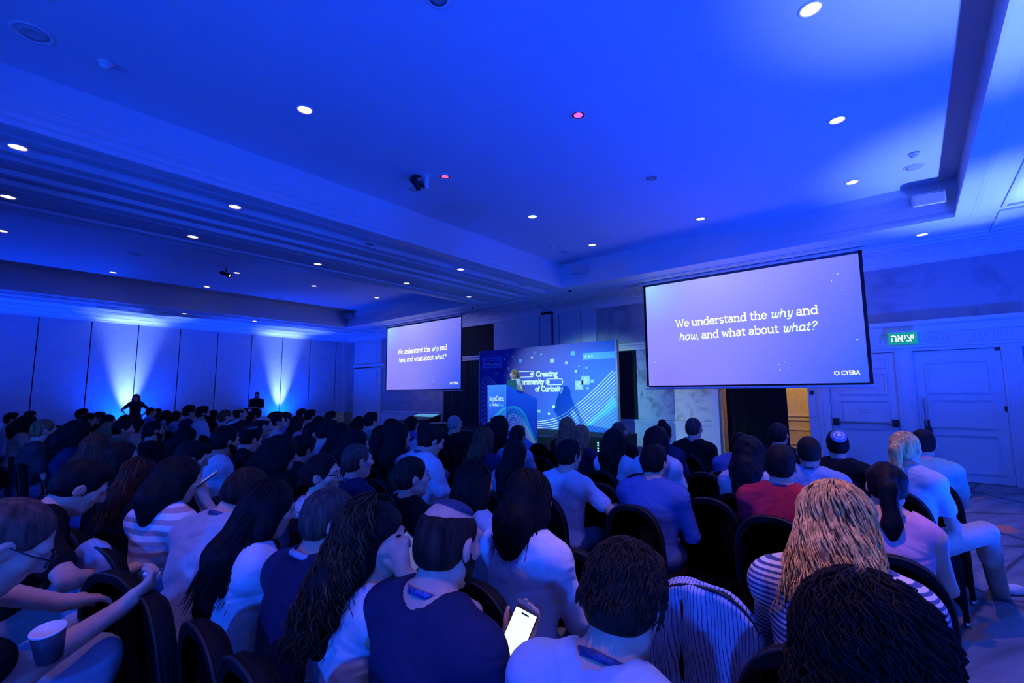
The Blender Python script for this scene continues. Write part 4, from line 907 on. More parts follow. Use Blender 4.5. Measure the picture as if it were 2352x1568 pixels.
    return v, dict(hc=hc, RH=RH, s=s, H=H, base=nk, R2=R2, chest=chest, hip=hip, upper=upper, top=H(0,-.012,.12)[2], sh=sh)

BODY = ('pelvis','trunk','neck','head','uarm','farm','skin','leg','footL','footR')
def grids(v, tags, step, pad, fine=()):
    lo, hi = v.bounds(tags, pad); return [axis_grid(lo[i], hi[i], step, [(f[0][i], f[1][i], f[2]) for f in fine]) for i in range(3)]
def hair_volume(fr, style, sd, thin=False):
    """hair as its own volumes in head space; returns Vol, roughness of the surface"""
    v = Vol(); H, RH, s = fr['H'], fr['RH'], fr['s']; K = .03; amp, fq = .003, 90
    def cap(g, z0=.030): v.ell(H(0,-.016,z0), V3(.078+g,.098+g,.092+g)*s, 'h', RH, K)
    def facecut(y=.105, z=-.045, r=(.075,.062,.09)): v.sub(H(0,y,z), V3(*r)*s, 'h', RH, .015)
    def earcut():
        for sx in (-1,1): v.sub(H(sx*.095,.012,-.03), V3(.026,.028,.045)*s, 'h', RH, .012)
    def napecut(z=-.16, ry=.12): v.sub(H(0,-.02,z), V3(.13,ry,.10)*s, 'h', RH, .015)
    if style in ('short','buzz','receding','crop'):
        g = {'short':.009,'buzz':.003,'receding':.006,'crop':.006}[style]; cap(g); v.ell(H(0,-.045,-.02), V3(.070+g*.6,.062+g,.065)*s, 'h', RH, K)
        facecut(.112 if style != 'receding' else .100, -.022, (.090,.074,.112) if style != 'receding' else (.085,.085,.135)); earcut(); napecut(-.165); amp, fq = ((.0045,95) if style == 'short' else (.0015,160))
        if style == 'short': v.ell(H(0,.035,.100), V3(.055,.045,.025)*s, 'h', RH, .03)
    elif style == 'fringe':    # bald crown with hair round the sides
        cap(.002); v.ell(H(0,-.045,-.02), V3(.071,.063,.065)*s, 'h', RH, K); v.sub(H(0,-.02,.128), V3(.072,.098,.080)*s, 'h', RH, .02); facecut(.105,-.02,(.08,.075,.11)); earcut(); napecut(); amp, fq = .0015, 160
    elif style in ('long','straight','wavy','bob','curly','bigcurl','half'):
        L = {'long':.34,'straight':.40,'wavy':.34,'bob':.19,'curly':.30,'bigcurl':.17,'half':.34}[style]; g = {'curly':.026,'bigcurl':.035}.get(style, .014)*(.45 if thin else 1); cap(g)
        up = fr['R2']; wq = {'curly':.105,'bigcurl':.115,'wavy':.092,'bob':.088}.get(style, .078)*(.70 if thin else 1)
        top = H(0,-.045,.0); dn = fr['R2']@V3(0,-.22,-1.0); dn /= np.linalg.norm(dn); end = top+dn*L; back = fr['R2'] @ V3(0,-1,0)
        mid = top*.5+end*.5+back*.03
        v.cone(top, mid, wq, wq*.98, 'h', .05); v.cone(mid+np.array([0,-.01,0]), end, wq*.95, wq*(.62 if style not in ('bob','bigcurl','curly') else .85), 'h', .05)
        for sx in (-1,1):
            v.cone(H(sx*.062,-.01,.03), H(sx*.075,-.02,-.07), .032+g*.5, .036+g*.5, 'h', .03); v.cone(H(sx*.072,-.02,-.07), H(sx*.078,-.035,-.07)+dn*max(.03,L-.15), .036+g*.5, .028, 'h', .03)
        facecut(.105,-.038,(.066,.070,.112)); amp, fq = {'curly':(.013,70),'bigcurl':(.014,75),'wavy':(.007,60)}.get(style, (.0035,110))
    elif style in ('pony','bun','braid','updo'):
        cap(.010); v.ell(H(0,-.045,-.02), V3(.070,.066,.065)*s, 'h', RH, K); facecut(.110,-.022,(.084,.072,.110)); earcut(); napecut(-.16); amp, fq = .002, 130
        kn = H(0,-.105,.045) if style != 'bun' else H(0,-.045,.125)
        if style == 'bun': v.ell(kn, (.040,.040,.036), 'h', None, .015)
        elif style == 'updo': v.ell(H(0,-.115,.0), (.055,.04,.05), 'h', None, .02); v.cone(H(-.02,-.12,.03), H(.035,-.12,-.05), .022, .02, 'h', .01)
        else:
            v.ell(kn, (.030,.028,.030), 'h', None, .015); a = kn; dv = np.array([0,-.06,-.05]); b = kn+dv
            L = .26 if style == 'pony' else .30
            v.cone(a, b, .026, .034, 'h', .02); c_ = b+np.array([0,-.02,-L*.55]); v.cone(b, c_, .036, .038, 'h', .03); v.cone(c_, c_+np.array([0,.0,-L*.45]), .036, .010, 'h', .03)
            if style == 'braid': amp, fq = .010, 60
    elif style == 'cap': cap(.010, .034); facecut(.12,-.05,(.09,.07,.10)); earcut(); v.sub(H(0,-.02,-.10), V3(.14,.16,.11)*s, 'h', RH, .01); v.cone(H(-.05,.085,.05), H(.05,.085,.05), .01, .01, 'h', .01); v.ell(H(0,.125,.040), V3(.062,.055,.008)*s, 'h', RH, .01)
    return v, amp, fq
def vol_mesh(name, v, tags, gr, infl=0.0, cuts=None, nz=None):
    xs, ys, zs = gr; F = v.field(tags, xs, ys, zs, infl)
    X = xs[:,None,None]; Y = ys[None,:,None]; Z = zs[None,None,:]
    if nz is not None: F = F+nz[0]*wave_noise(X, Y, Z, nz[1], nz[2], nz[3] if len(nz) > 3 else 5).astype(np.float32)
    if cuts:
        for (p, n) in cuts: F = np.maximum(F, ((X-p[0])*n[0]+(Y-p[1])*n[1]+(Z-p[2])*n[2]).astype(np.float32))
    F[0], F[-1] = .1, .1; F[:,0], F[:,-1] = .1, .1; F[:,:,0], F[:,:,-1] = .1, .1
    P, Q = surface_nets(F, xs, ys, zs); return mesh_from(name, P, Q) if len(P) else None
FIGS = {}
def figure_meshes(sp, key):
    """meshes of one figure (shared between alike figures): body, shirt, trousers, shoes, hair"""
    if key in FIGS: return FIGS[key]
    v, fr = figure(sp); st = sp.get('step', .020); hs = sp.get('hstep', st*.62)*1.12; out = {}
    c = fr['hc']; fine = [(c-V3(.13,.15,.16), c+V3(.13,.15,.15), hs)]
    if sp.get('finehands'):
        for k_ in sp['finehands']:
            Wp = sp['_j'][k_][2]; fine.append((Wp-.13, Wp+.13, .0065))
    g = grids(v, BODY, sp.get('bstep', st*1.75), .03, fine); out['body'] = vol_mesh('body', v, BODY, g)
    # shirt: trunk and sleeves a little outside the body, open at neck, hem and cuffs
    sl = sp.get('sleeve', 'short'); tg = ('pelvis','trunk') + (() if sl == 'none' else ('uarm',)) + (('farm',) if sl == 'long' else ())
    cuts = [(fr['hip']+V3(0,0,-.03), V3(0,0,-1))]
    vs = Vol(); vs.p = list(v.p)
    if sl == 'short':
        vs.p = [p for p in v.p if p[5] != 'uarm']
        for k_ in ('armL','armR'):
            S, E, Wp = sp['_j'][k_]; vs.ell(S, (.054,.058,.056), 'uarm', None, .05); vs.cone(S, S+(E-S)*.62, .052 if not sp.get('fem') else .045, .052 if not sp.get('fem') else .045, 'uarm', .03)
    co = sp.get('collar', 0.0); nr = .072 if not sp.get('fem') else .064
    vs.sub(fr['base']+fr['R2']@V3(0,.012,.055), V3(nr-co*.8, nr+.006-co*1.2, .075-co), tg[0], fr['R2'], .012)
    loose = sp.get('loose', .013); gs = grids(vs, tg, st, .04); amp = sp.get('fold', .0055)
    out['shirt'] = vol_mesh('shirt', vs, tg, gs, loose, cuts, (amp, 34, sp.get('seed', 1)))
    gt = grids(v, ('pelvis','leg'), st*1.7, .03); out['trousers'] = vol_mesh('trousers', v, ('pelvis','leg'), gt, .008, [(fr['hip']+V3(0,0,.07), V3(0,-.55,1))], (.003, 30, 2))
    for q_ in ('L','R'): gf = grids(v, ('foot'+q_,), st*1.2, .02); out['shoe'+q_] = vol_mesh('shoe', v, ('foot'+q_,), gf, .006, [((0,0,.004), V3(0,0,-1)), ((0,0,.105), V3(0,0,1))])
    if sp.get('hair'):
        hv, ha, hf = hair_volume(fr, sp['hair'], sp.get('seed', 1), sp.get('thin', False)); gh = grids(hv, ('h',), sp.get('hairstep', hs), .03); out['hair'] = vol_mesh('hair', hv, ('h',), gh, 0, [(V3(0,0,.35), V3(0,0,-1))], (ha, hf, sp.get('seed', 1), 7))
    if sp.get('beard'):
        H, RH, q = fr['H'], fr['RH'], fr['s']; bv = Vol(); bv.ell(H(0,.034,-.050), V3(.064,.070,.072)*q, 'h', RH, .02); bv.ell(H(0,.064,-.097), V3(.032,.032,.028)*q, 'h', RH, .03); bv.cone(H(-.066,.005,-.02), H(-.05,.03,-.07), .018*q, .02*q, 'h', .02); bv.cone(H(.066,.005,-.02), H(.05,.03,-.07), .018*q, .02*q, 'h', .02)
        bv.sub(H(0,.075,.012), V3(.085,.09,.055)*q, 'h', RH, .012); bv.sub(H(0,.112,-.058), V3(.024,.03,.012)*q, 'h', RH, .006); out['beard'] = vol_mesh('beard', bv, ('h',), grids(bv, ('h',), hs, .02), 0, None, (.002, 160, 3))
    out['fr'] = fr; out['j'] = sp['_j']; FIGS[key] = out; return out
# ------------------------------------------------------------------ banquet chairs with black stretch covers
def chair_proto():
    e = empty('banquet_chair')
    def outline(inset, n=22):
        w0, zt, zs_ = .205-inset, .94-inset, .66
        pts = [(-w0*.94, .40)]+[(-w0, .52)]
        for i in range(n+1):
            a = math.pi-math.pi*i/n; c_, s_ = math.cos(a), math.sin(a); ex = .8
            pts.append((w0*math.copysign(abs(c_)**ex, c_), zs_+(zt-zs_)*abs(s_)**ex))
        pts += [(w0, .52), (w0*.94, .40)]
        return pts
    def yb(z): return -.205-.13*(z-.40)
    def ring(inset, dy, bulge=0): return [(x, yb(z)+dy+bulge*(1-(x/.21)**2), z) for x, z in outline(inset)]
    rings = [ring(.03,.022,.02), ring(.008,.020), ring(0,.008), ring(0,-.030), ring(.010,-.038), ring(.035,-.034,-.004)]; n = len(rings[0]); mb = MB(); vs = sum(rings, [])
    fs = [(k*n+i, k*n+(i+1) % n, (k+1)*n+(i+1) % n, (k+1)*n+i) for k in range(len(rings)-1) for i in range(n)]; fs += [tuple(range(n)), tuple((len(rings)-1)*n+i for i in range(n))[::-1]]
    mb.add(vs, fs).build('backrest', M_CHAIR, e, True)
    MB().tube([(x, yb(z)-.034, z) for x, z in outline(.002)[1:-1]], .006, 6).build('rim_band', M_CHAIRB, e, True)
    MB().bbox((-.215,-.215,.40), (.215,.225,.475), .025).build('seat', M_CHAIR, e, True)
    sk = MB()
    def panel(p0, p1, nrm):
        m_ = 12; top = []; bot = []
        for i in range(m_+1):
            t = i/m_; x = p0[0]+(p1[0]-p0[0])*t; y = p0[1]+(p1[1]-p0[1])*t; ins = .025*math.sin(math.pi*t); zb = .03+.22*max(0, math.sin(math.pi*t))**.6
            top.append((x, y, .44)); bot.append((x-nrm[0]*ins, y-nrm[1]*ins, zb))
        v_ = top+bot+[(a-nrm[0]*.012, b-nrm[1]*.012, c_) for a, b, c_ in top]+[(a-nrm[0]*.012, b-nrm[1]*.012, c_) for a, b, c_ in bot]; k = m_+1
        f_ = []
        for i in range(m_): f_ += [(i, i+1, k+i+1, k+i), (2*k+i, 3*k+i, 3*k+i+1, 2*k+i+1), (k+i, k+i+1, 3*k+i+1, 3*k+i)]
        sk.add(v_, f_)
    panel((-.21,.22),(.21,.22),(0,1)); panel((.21,.22),(.21,-.25),(1,0)); panel((.21,-.25),(-.21,-.25),(0,-1)); panel((-.21,-.25),(-.21,.22),(-1,0))
    sk.build('cover_skirt', M_CHAIR, e, True)
    for sx in (-1,1):
        for sy in (-.24,.21): MB().tube([(sx*.20,sy,0),(sx*.195,sy,.42)], [.016,.02], 8).build('leg', M_CHAIR, e, True)
        for sy in (-.24,.21): MB().tube([(sx*.20,sy,0),(sx*.20,sy,.035)], .019, 8).build('foot_cap', M_STEEL, e, True)
    return e
CH0 = chair_proto(); CH_USED = [False]
def chair(loc, rz, label, group='black covered banquet chairs', s=1.0):
    if not CH_USED[0]: c_ = CH0; CH_USED[0] = True
    else: c_ = copy_tree(CH0)
    c_.location = loc; c_.rotation_euler = (0,0,rz); c_.scale = (s,s,s); tag(c_, label, 'chair', group); return c_

# ------------------------------------------------------------------ people
SKIN = {'a': mat('skin fair', (.58,.36,.27), .55, .06, 40), 'b': mat('skin olive', (.46,.27,.18), .55, .06, 40), 'c': mat('skin brown', (.24,.12,.07), .55, .06, 40), 'h': mat('shaved scalp', (.30,.18,.13), .6, .1, 200)}
HC = {'bk': (.008,.007,.008), 'db': (.022,.014,.011), 'br': (.065,.036,.02), 'lb': (.20,.12,.06), 'bl': (.62,.36,.12), 'gr': (.24,.24,.24), 'au': (.10,.035,.015), 'st': (.07,.045,.04)}
def hair_mat(k):
    return mat('hair '+k, HC[k], .6, .65, 60, spec=.10, stretch=(1,1,.12))
CC = {'white': (.58,.64,.72), 'lgrey': (.36,.40,.45), 'grey': (.20,.21,.22), 'black': (.010,.010,.012), 'navy': (.018,.025,.07), 'blue': (.07,.14,.38), 'lblue': (.30,.45,.62), 'beige': (.46,.42,.32), 'green': (.08,.24,.14), 'red': (.36,.02,.05), 'pink': (.62,.34,.42), 'teal': (.10,.30,.32), 'char': (.05,.052,.06), 'brown': (.16,.08,.05), 'mint': (.22,.46,.36), 'denim': (.08,.13,.24), 'khaki': (.50,.44,.34), 'ltden': (.26,.36,.48)}
def wrinkle(m, strength=.45):
    nt = m.node_tree; b = nt.nodes['Principled BSDF']; tc = nt.nodes.new('ShaderNodeTexCoord'); mp = nt.nodes.new('ShaderNodeMapping'); mp.inputs['Scale'].default_value = (1,1,1.9); nt.links.new(tc.outputs['Object'], mp.inputs[0])
    n = node(nt, 'ShaderNodeTexNoise'); n.inputs['Scale'].default_value = 4.5; n.inputs['Detail'].default_value = 1.5; n.inputs['Distortion'].default_value = 1.2; nt.links.new(mp.outputs[0], n.inputs['Vector'])
    bp = nt.nodes.new('ShaderNodeBump'); bp.inputs['Strength'].default_value = strength; bp.inputs['Distance'].default_value = .05; nt.links.new(n.outputs['Fac'], bp.inputs['Height']); nt.links.new(bp.outputs[0], b.inputs['Normal']); return m
def cloth_mat(k):
    if 'cloth '+k in MATS: return MATS['cloth '+k]
    return wrinkle(mat('cloth '+k, CC[k], .9, .08, 25, spec=.08))
def stripe_mat(name, c0, c1, scale, axis='Z', rot=(0,0,0), thr=.5, dist=.6):
    if name in MATS: return MATS[name]
    m = bpy.data.materials.new(name); m.use_nodes = True; nt = m.node_tree; b = nt.nodes['Principled BSDF']; tc = nt.nodes.new('ShaderNodeTexCoord'); mp = nt.nodes.new('ShaderNodeMapping'); mp.inputs['Rotation'].default_value = rot; nt.links.new(tc.outputs['Object'], mp.inputs[0])
    wv = node(nt, 'ShaderNodeTexWave'); wv.bands_direction = axis; wv.inputs['Scale'].default_value = scale; wv.inputs['Distortion'].default_value = dist; wv.inputs['Detail'].default_value = 1; nt.links.new(mp.outputs[0], wv.inputs['Vector'])
    r = ramp_node(nt, [(thr-.04, c0), (thr+.04, c1)], wv.outputs['Fac']); nt.links.new(r.outputs[0], b.inputs['Base Color']); b.inputs['Roughness'].default_value = .85; b.inputs['Specular IOR Level'].default_value = .15; MATS[name] = m; return wrinkle(m, .5)
def set_mat(o, m):
    if not o.data.materials: o.data.materials.append(m)
    o.material_slots[0].link = 'OBJECT'; o.material_slots[0].material = m
PEOPLE = {}
DEPTHS = {'a1': 8.78, 'a2': 10.48, 'a3': 7.50, 'a4': 5.40, 'a5': 5.95, 'a6': 5.00, 'a7': 4.20, 'a8': 9.81, 'a9': 9.01, 'a10': 9.65, 'a11': 7.74, 'a12': 8.87, 'a14': 11.93, 'a15': 12.42, 'a16': 11.47, 'a17': 10.83, 'a18': 9.08, 'a19': 8.80, 'a20': 10.56, 'a21': 8.00, 'a22': 8.60, 'a23': 6.00, 'a24': 6.72, 'a25': 6.22, 'a26': 7.68, 'a27': 5.21, 'a28': 3.70, 'a30': 3.60, 'a31': 4.18, 'a32': 5.20, 'a33': 4.78, 'b1': 10.73, 'b2': 10.31, 'b3': 6.00, 'b4': 6.60, 'b5': 7.91, 'b6': 7.29, 'b7': 9.59, 'b8': 10.20, 'b9': 9.14, 'b10': 7.95, 'b11': 5.80, 'b12': 5.00, 'b13': 8.57, 'b14': 9.14, 'b15': 9.71, 'b16': 7.87, 'b17': 6.90, 'b18': 4.57, 'b19': 4.04, 'b20': 6.39, 'b21': 5.16, 'b22': 4.58, 'b23': 7.78, 'b24': 6.20, 'b25': 6.69, 'b26': 4.10, 'b27': 3.47, 'b28': 4.11, 'b30': 3.32, 'b31': 4.63, 'b32': 6.55, 'b33': 6.02, 'b34': 5.30, 'b35': 3.95, 'b36': 2.77, 'c1': 5.77, 'c2': 5.22, 'c3': 3.64, 'c4': 5.64, 'c5': 4.61, 'c6': 4.20, 'c7': 4.99, 'c8': 3.35, 'c9': 5.44, 'c10': 4.78, 'c11': 3.63, 'c12': 4.90, 'c13': 2.95, 'c14': 3.73, 'c15': 4.20, 'c16': 4.10, 'c17': 3.45, 'c18': 2.40, 'n1': 1.42, 'n2': 1.15, 'n3': 0.99, 'n4': 1.68, 'n5': 1.56, 'n6': 1.80, 'n7': 2.05, 'n8': 2.40, 'n9': 2.58, 'n10': 3.05, 'n11': 2.08, 'n12': 2.49, 'n13': 2.74, 'n14': 2.48, 'n15': 1.48}
def person(key, u, v, label, fem=False, hair='short', hc='bk', shirt='char', d=None, yaw=0, pose=None, skin='a', trousers='denim', group='seated audience', seat=True, spec=None, chair_label=None, zt=None, floor=0.0, shoes='black', root=None, pix=None):
    d = DEPTHS.get(key, d); r = ray(u, v); dep = d
    if dep is None: dep = 4.0
    sp = dict(fem=fem, hair=None if hair == 'bald' else hair); rr = random.Random(key)
    p = pose if pose is not None else rr.choice((0,0,1,1,2))
    sp.update({0: dict(lean=3), 1: dict(lean=11, hpitch=4), 2: dict(lean=20, hpitch=14), 3: dict(lean=32, hpitch=26)}[p])
    if d is None:
        z0 = {0:1.33, 1:1.305, 2:1.25, 3:1.17}[p]-(.04 if fem else 0) if zt is None else zt
        dep = (z0-CAM_H)/r[2]
    far = dep > 6.3; mid = dep > 3.4
    if far: sp.update(step=.030, hstep=.017, hands=False, hyaw=-8)
    elif mid: sp.update(step=.021, hstep=.0115, hands=False, hyaw=rr.choice((-12,8)))
    else: sp.update(step=.0145, hstep=.0078, hyaw=rr.uniform(-10,10), seed=rr.randint(1,99), finehands=())
    if spec: sp.update(spec)
    k = ('own', key) if (spec or not mid) else (fem, hair, p, far, sp['hyaw'])
    fr = figure(dict(sp))[1]; top = fr['H'](0,-.012,.128 if hair not in ('bald','fringe') else .12)
    P = at_depth(u, v, dep); P.z = max(P.z, .9); s = min(1.13, max(.88, (P.z-floor)/top[2]))
    ya = math.radians(yaw); c_, n_ = math.cos(ya), math.sin(ya)
    loc = Vector((P.x-s*(c_*top[0]-n_*top[1]), P.y-s*(n_*top[0]+c_*top[1]), floor))
    if root is not None: loc = Vector(root)
    for lim, A in (pix or {}).items():      # limbs aimed at points of the hall
        sp[lim] = dict(sp.get(lim, {}))
        for q, val in A.items():
            if q in ('e','w','k','a'):
                W3 = (at_depth(*val)-loc)/s; sp[lim][q] = (c_*W3.x+n_*W3.y, -n_*W3.x+c_*W3.y, W3.z)
            else: sp[lim][q] = val
    ms = figure_meshes(sp, k)
    e = empty('person', loc, ya); e.scale = (s,s,s); tag(e, label, 'person', group)
    for part, m in (('body', SKIN[skin]), ('shirt', shirt if not isinstance(shirt, str) else cloth_mat(shirt)), ('trousers', cloth_mat(trousers) if isinstance(trousers, str) else trousers), ('shoeL', cloth_mat(shoes)), ('shoeR', cloth_mat(shoes)), ('hair', hair_mat(hc)), ('beard', hair_mat(hc))):
        me = ms.get(part)
        if me is None: continue
        o = bpy.data.objects.new('shoe' if part[:4] == 'shoe' else part, me); COL.objects.link(o); o.parent = e; set_mat(o, m)
    PEOPLE[key] = (e, ms, s)
    if seat: chair(loc, ya, chair_label or 'black covered chair under the '+label, s=min(1.04, s))
    return e
def local_part(key, name, me_or_mb, m, smooth=True):
    e = PEOPLE[key][0]
    if isinstance(me_or_mb, MB): return me_or_mb.build(name, m, e, smooth)
    return link(name, me_or_mb, m, e, smooth)
def lanyard(key, m=None, drop=False):
    e, ms, s = PEOPLE[key]; fr = ms['fr']; B = fr['base']; R = fr['R2']; pts = []
    for i in range(21):
        a = math.radians(-150+300*i/20) if not drop else 2*math.pi*i/20; q = V3(.072*math.sin(a+math.pi), -.076*math.cos(a+math.pi)*-1, 0); pts.append(B+R@V3(.074*math.sin(a), -.072*math.cos(a)+.004, .014+.030*(-math.cos(a))*-1*.5))
    mb = MB(); vs = []
    for p in pts: vs += [p+R@V3(0,0,.009), p-R@V3(0,0,.009)]
    mb.add(vs, [(2*i,2*i+1,2*i+3,2*i+2) for i in range(20)]); o = mb.build('lanyard', m or mat('lanyard ribbon', (.03,.05,.16), .5, .5, 90), e, True)
    md = o.modifiers.new('thick', 'SOLIDIFY'); md.thickness = .003
def kippah(key, y=-.055, z=.092, r=.075, m=None, rings=None, lift=.012):
    e, ms, s = PEOPLE[key]; fr = ms['fr']; n = V3(0, y, z*1.15); n /= np.linalg.norm(n); Rq = np.array(Vector(n).to_track_quat('Z','Y').to_matrix()); prof = [(r*.98,-.004),(r*1.02,.001),(r*.95,.009),(r*.72,.018),(r*.4,.025),(0,.028)]
    c0 = V3(0,-.014,.028)+n*(math.sqrt(.098**2-r*r)-.004+lift); T = Matrix.Identity(4); RR = fr['RH']@Rq
    for i in range(3):
        for j in range(3): T[i][j] = RR[i][j]
    T.translation = Vector(fr['H'](*c0)); k = MB().lathe([(a*fr['s'], b) for a, b in prof], (0,0,0), 24, T).build('kippah', m or mat('dark knit', (.03,.04,.08), .8, .2, 60, .2, 300), e, True)
    if rings:
        for i, (rad, mm) in enumerate(rings):
            zz = .029-.026*(rad/r)**2; MB().lathe([(rad*fr['s']-.006, zz+.002), (rad*fr['s'], zz+.0025), (rad*fr['s']+.006, zz)], (0,0,0), 24, T).build('kippah_band', mm, k, True)
def glasses(key):
    e, ms, s = PEOPLE[key]; H = ms['fr']['H']; m = M_BLKGLOSS; mb = MB()
    for sx in (-1,1):
        mb.tube([H(sx*.033+.023*math.cos(t), .112, .008+.018*math.sin(t)) for t in np.linspace(0, 2*math.pi, 15)], .0022, 5, False); mb.tube([H(sx*.056,.110,.014), H(sx*.078,.06,.012), H(sx*.083,-.005,.012)], .0022, 5)
    mb.tube([H(-.011,.115,.012), H(.011,.115,.012)], .002, 5); mb.build('glasses', m, e, True)
def locks(key, n, length, col, curl=.012, turns=4.0, rad=.006, flare=.0, seed=1, lift=.010, region=None, back=.10, clump=0.0, zmin=0.0, nseg=13, sides=5):
    """loose curls and strands over the hair volume: each follows the skull down from its root, then hangs"""
    e, ms, s = PEOPLE[key]; fr = ms['fr']; H, RH, hs = fr['H'], fr['RH'], fr['s']; r = random.Random(seed); mb = MB(); dn = fr['R2']@V3(0,-.16,-1.0); dn /= np.linalg.norm(dn)
    for i in range(n):
        for _ in range(60):
            th = r.uniform(0, 2*math.pi); el = math.radians(r.uniform(zmin, 86)); q = V3(math.cos(th)*math.cos(el), math.sin(th)*math.cos(el), math.sin(el))
            if math.sin(th) > .48: continue
            if region and not region(q): continue
            break
        L = length*r.uniform(.7,1.05); phs = r.uniform(0, 6.28); tn = turns*r.uniform(.75,1.25); dth = r.uniform(-.15,.15); lf = lift*r.uniform(.4,1.3); fl = flare*r.uniform(.3,1.2); pts = []; R_ = []; A_ = V3(.079+lf, .099+lf, .093+lf); bk = back*r.uniform(.6,1.2)
        for k in range(nseg+1):
            t = k/nseg; sl = t*L; e0 = el-sl/.098; th_ = th+dth*t
            er = max(e0, -.12); c_ = V3(math.cos(th_)*math.cos(er), math.sin(th_)*math.cos(er), math.sin(er)); p = H(c_[0]*A_[0], -.016+c_[1]*A_[1], .030+c_[2]*A_[2])
            o_ = RH@V3(math.cos(th_), math.sin(th_), 0); drop = max(0.0, sl-(el+.12)*.098)
            p = p+dn*drop+o_*(fl*drop)+fr['R2']@V3(0,-1,0)*drop*bk*.6
            w_ = curl*min(1, t*3); sd = np.cross(o_, np.array([0,0,1.0])); p = p+sd*math.cos(phs+tn*6.28*t)*w_+o_*math.sin(phs+tn*6.28*t)*w_*.8
            pts.append(p); R_.append(rad*(1.0-.8*t*t)*(.55+.45*min(1,t*5)))
        mb.tube(pts, R_, sides, True)
    o = mb.build('hair_locks', hair_mat(col) if isinstance(col, str) else col, e, True); o['kind'] = 'stuff'; return o

M_EYE = mat('eye white', (.38,.37,.37), .3, .02, 40); M_IRIS = mat('dark iris', (.02,.015,.012), .25, .2, 90)
def face(key, hc='bk'):
    """eyes and brows"""
    e, ms, s = PEOPLE[key]; fr = ms['fr']; H, q = fr['H'], fr['s']; T = Matrix.Identity(4)
    for i in range(3):
        for j in range(3): T[i][j] = fr['RH'][i][j]
    for sx in (-1,1):
        T2 = T.copy(); T2.translation = Vector(H(sx*.031,.0815,.009)); n = 10
        prof = [(0,-.0104)]+[(.0104*math.sin(math.pi*k/n), -.0104*math.cos(math.pi*k/n)) for k in range(1, n)]+[(0,.0104)]
        eb = MB().lathe([(a*q, b*q) for a, b in prof], (0,0,0), 14, T2).build('eye', M_EYE, e, True)
        T3 = T2 @ Matrix.Rotation(math.radians(-90),4,'X'); MB().lathe([(.0062*q,.0086*q),(.0045*q,.0098*q),(0,.0106*q)], (0,0,0), 12, T3).build('iris', M_IRIS, eb, True)
        MB().tube([H(sx*.016,.0985,.030), H(sx*.030,.0975,.036), H(sx*.046,.086,.032)], [.0022,.0036,.0018], 6).build('eyebrow', hair_mat(hc), e, True)
# ---- the audience. each line: key, pixel of the crown, description
A = person
# far left, by the wall
A('a1',28,947,'man in pale shirt at the far left edge',shirt='white',pose=0)
A('a2',72,943,'dark-haired person behind the curly head at the far left',hair='short',pose=1)
A('a3',66,957,'person with thick dark curls and sand shirt at far left',hair='bigcurl',shirt='beige',hc='db',pose=1)
A('a4',106,962,'man with cropped fair hair at the far left',hair='crop',hc='lb',shirt='char',pose=1,d=5.4)
A('a5',136,977,'woman with amber clip in her dark hair',fem=True,hair='updo',hc='db',shirt='black',pose=1)
A('a6',184,970,'person with big dark curls left of the profiled brunette',fem=True,hair='bigcurl',hc='bk',shirt='navy',pose=1,d=5.0)
A('a7',224,996,'brunette in profile with patterned top at left',fem=True,hair='long',hc='br',shirt='blue',pose=0,d=4.2)
A('a8',190,938,'man with swept dark hair highest in the left group',shirt='navy',pose=0,d=9.0)
A('a9',208,948,'man in profile beside the swept-haired man',shirt='char',pose=1)
A('a10',231,945,'dark-haired person left of the bright uplight',shirt='black',pose=1)
A('a11',250,951,'square-haired man just left of the bright uplight',hair='crop',shirt='navy',pose=0,d=7.6)
A('a12',292,953,'dark head directly below the standing woman',fem=True,hair='bob',shirt='black',pose=1)
A('a14',347,935,'cropped man just right of the standing woman',hair='crop',shirt='blue',pose=0)
A('a15',364,938,'dark round head second right of the standing woman',fem=True,hair='bob',shirt='lblue',pose=0)
A('a16',385,942,'dark-haired person third right of the standing woman',fem=True,hair='long',shirt='lblue',pose=1)
A('a17',408,944,'dark bob and pale blue top fourth right of standing woman',fem=True,hair='bob',shirt='lblue',pose=1)
A('a18',436,930,'tall upright man with flat dark hair at left',shirt='navy',pose=0,d=8.6)
A('a19',466,932,'bearded man in white shirt in profile near the wall',shirt='white',pose=0,d=8.8,spec=dict(step=.03,hstep=.017,hands=False,lean=3,beard=True))
A('a20',491,942,'woman with long dark hair beside the white-shirted bearded man',fem=True,hair='long',shirt='black',pose=0)
A('a21',519,940,'man with glasses and crimson shirt near the wall',hair='crop',hc='br',shirt='red',pose=0,d=8.0)
A('a22',551,935,'balding man below the standing man',hair='fringe',shirt='char',pose=0,d=8.6)
A('a23',353,966,'black-bearded man in black shirt in full profile',hair='crop',hc='bk',shirt='black',pose=0,d=6.0,skin='b',spec=dict(step=.026,hstep=.013,hands=False,lean=3,beard=True))
A('a24',258,968,'fair-haired person left of the green-shirted one',fem=True,hair='bob',hc='lb',shirt='white',pose=1)
A('a25',287,963,'dark-haired person in green shirt at left',shirt='green',pose=1)
A('a26',320,960,'person with long black hair beside the black-bearded man',fem=True,hair='straight',shirt='beige',pose=1)
A('a27',432,981,'woman with dark bob and teal collar at left centre',fem=True,hair='bob',shirt='teal',pose=1,d=5.2)
A('a28',285,1013,'dark glossy head in front of the profiled brunette',fem=True,hair='bob',hc='db',shirt='black',pose=1,d=3.7)
A('a30',455,1012,'dark round head left of the kippah pair',hair='short',hc='bk',shirt='black',pose=2,d=3.6)
A('a31',520,978,'bearded man in white striped collar in profile',hair='short',hc='bk',shirt='white',pose=1,d=4.3,skin='b',spec=dict(step=.02,hstep=.010,hands=False,lean=11,hpitch=2,beard=True))
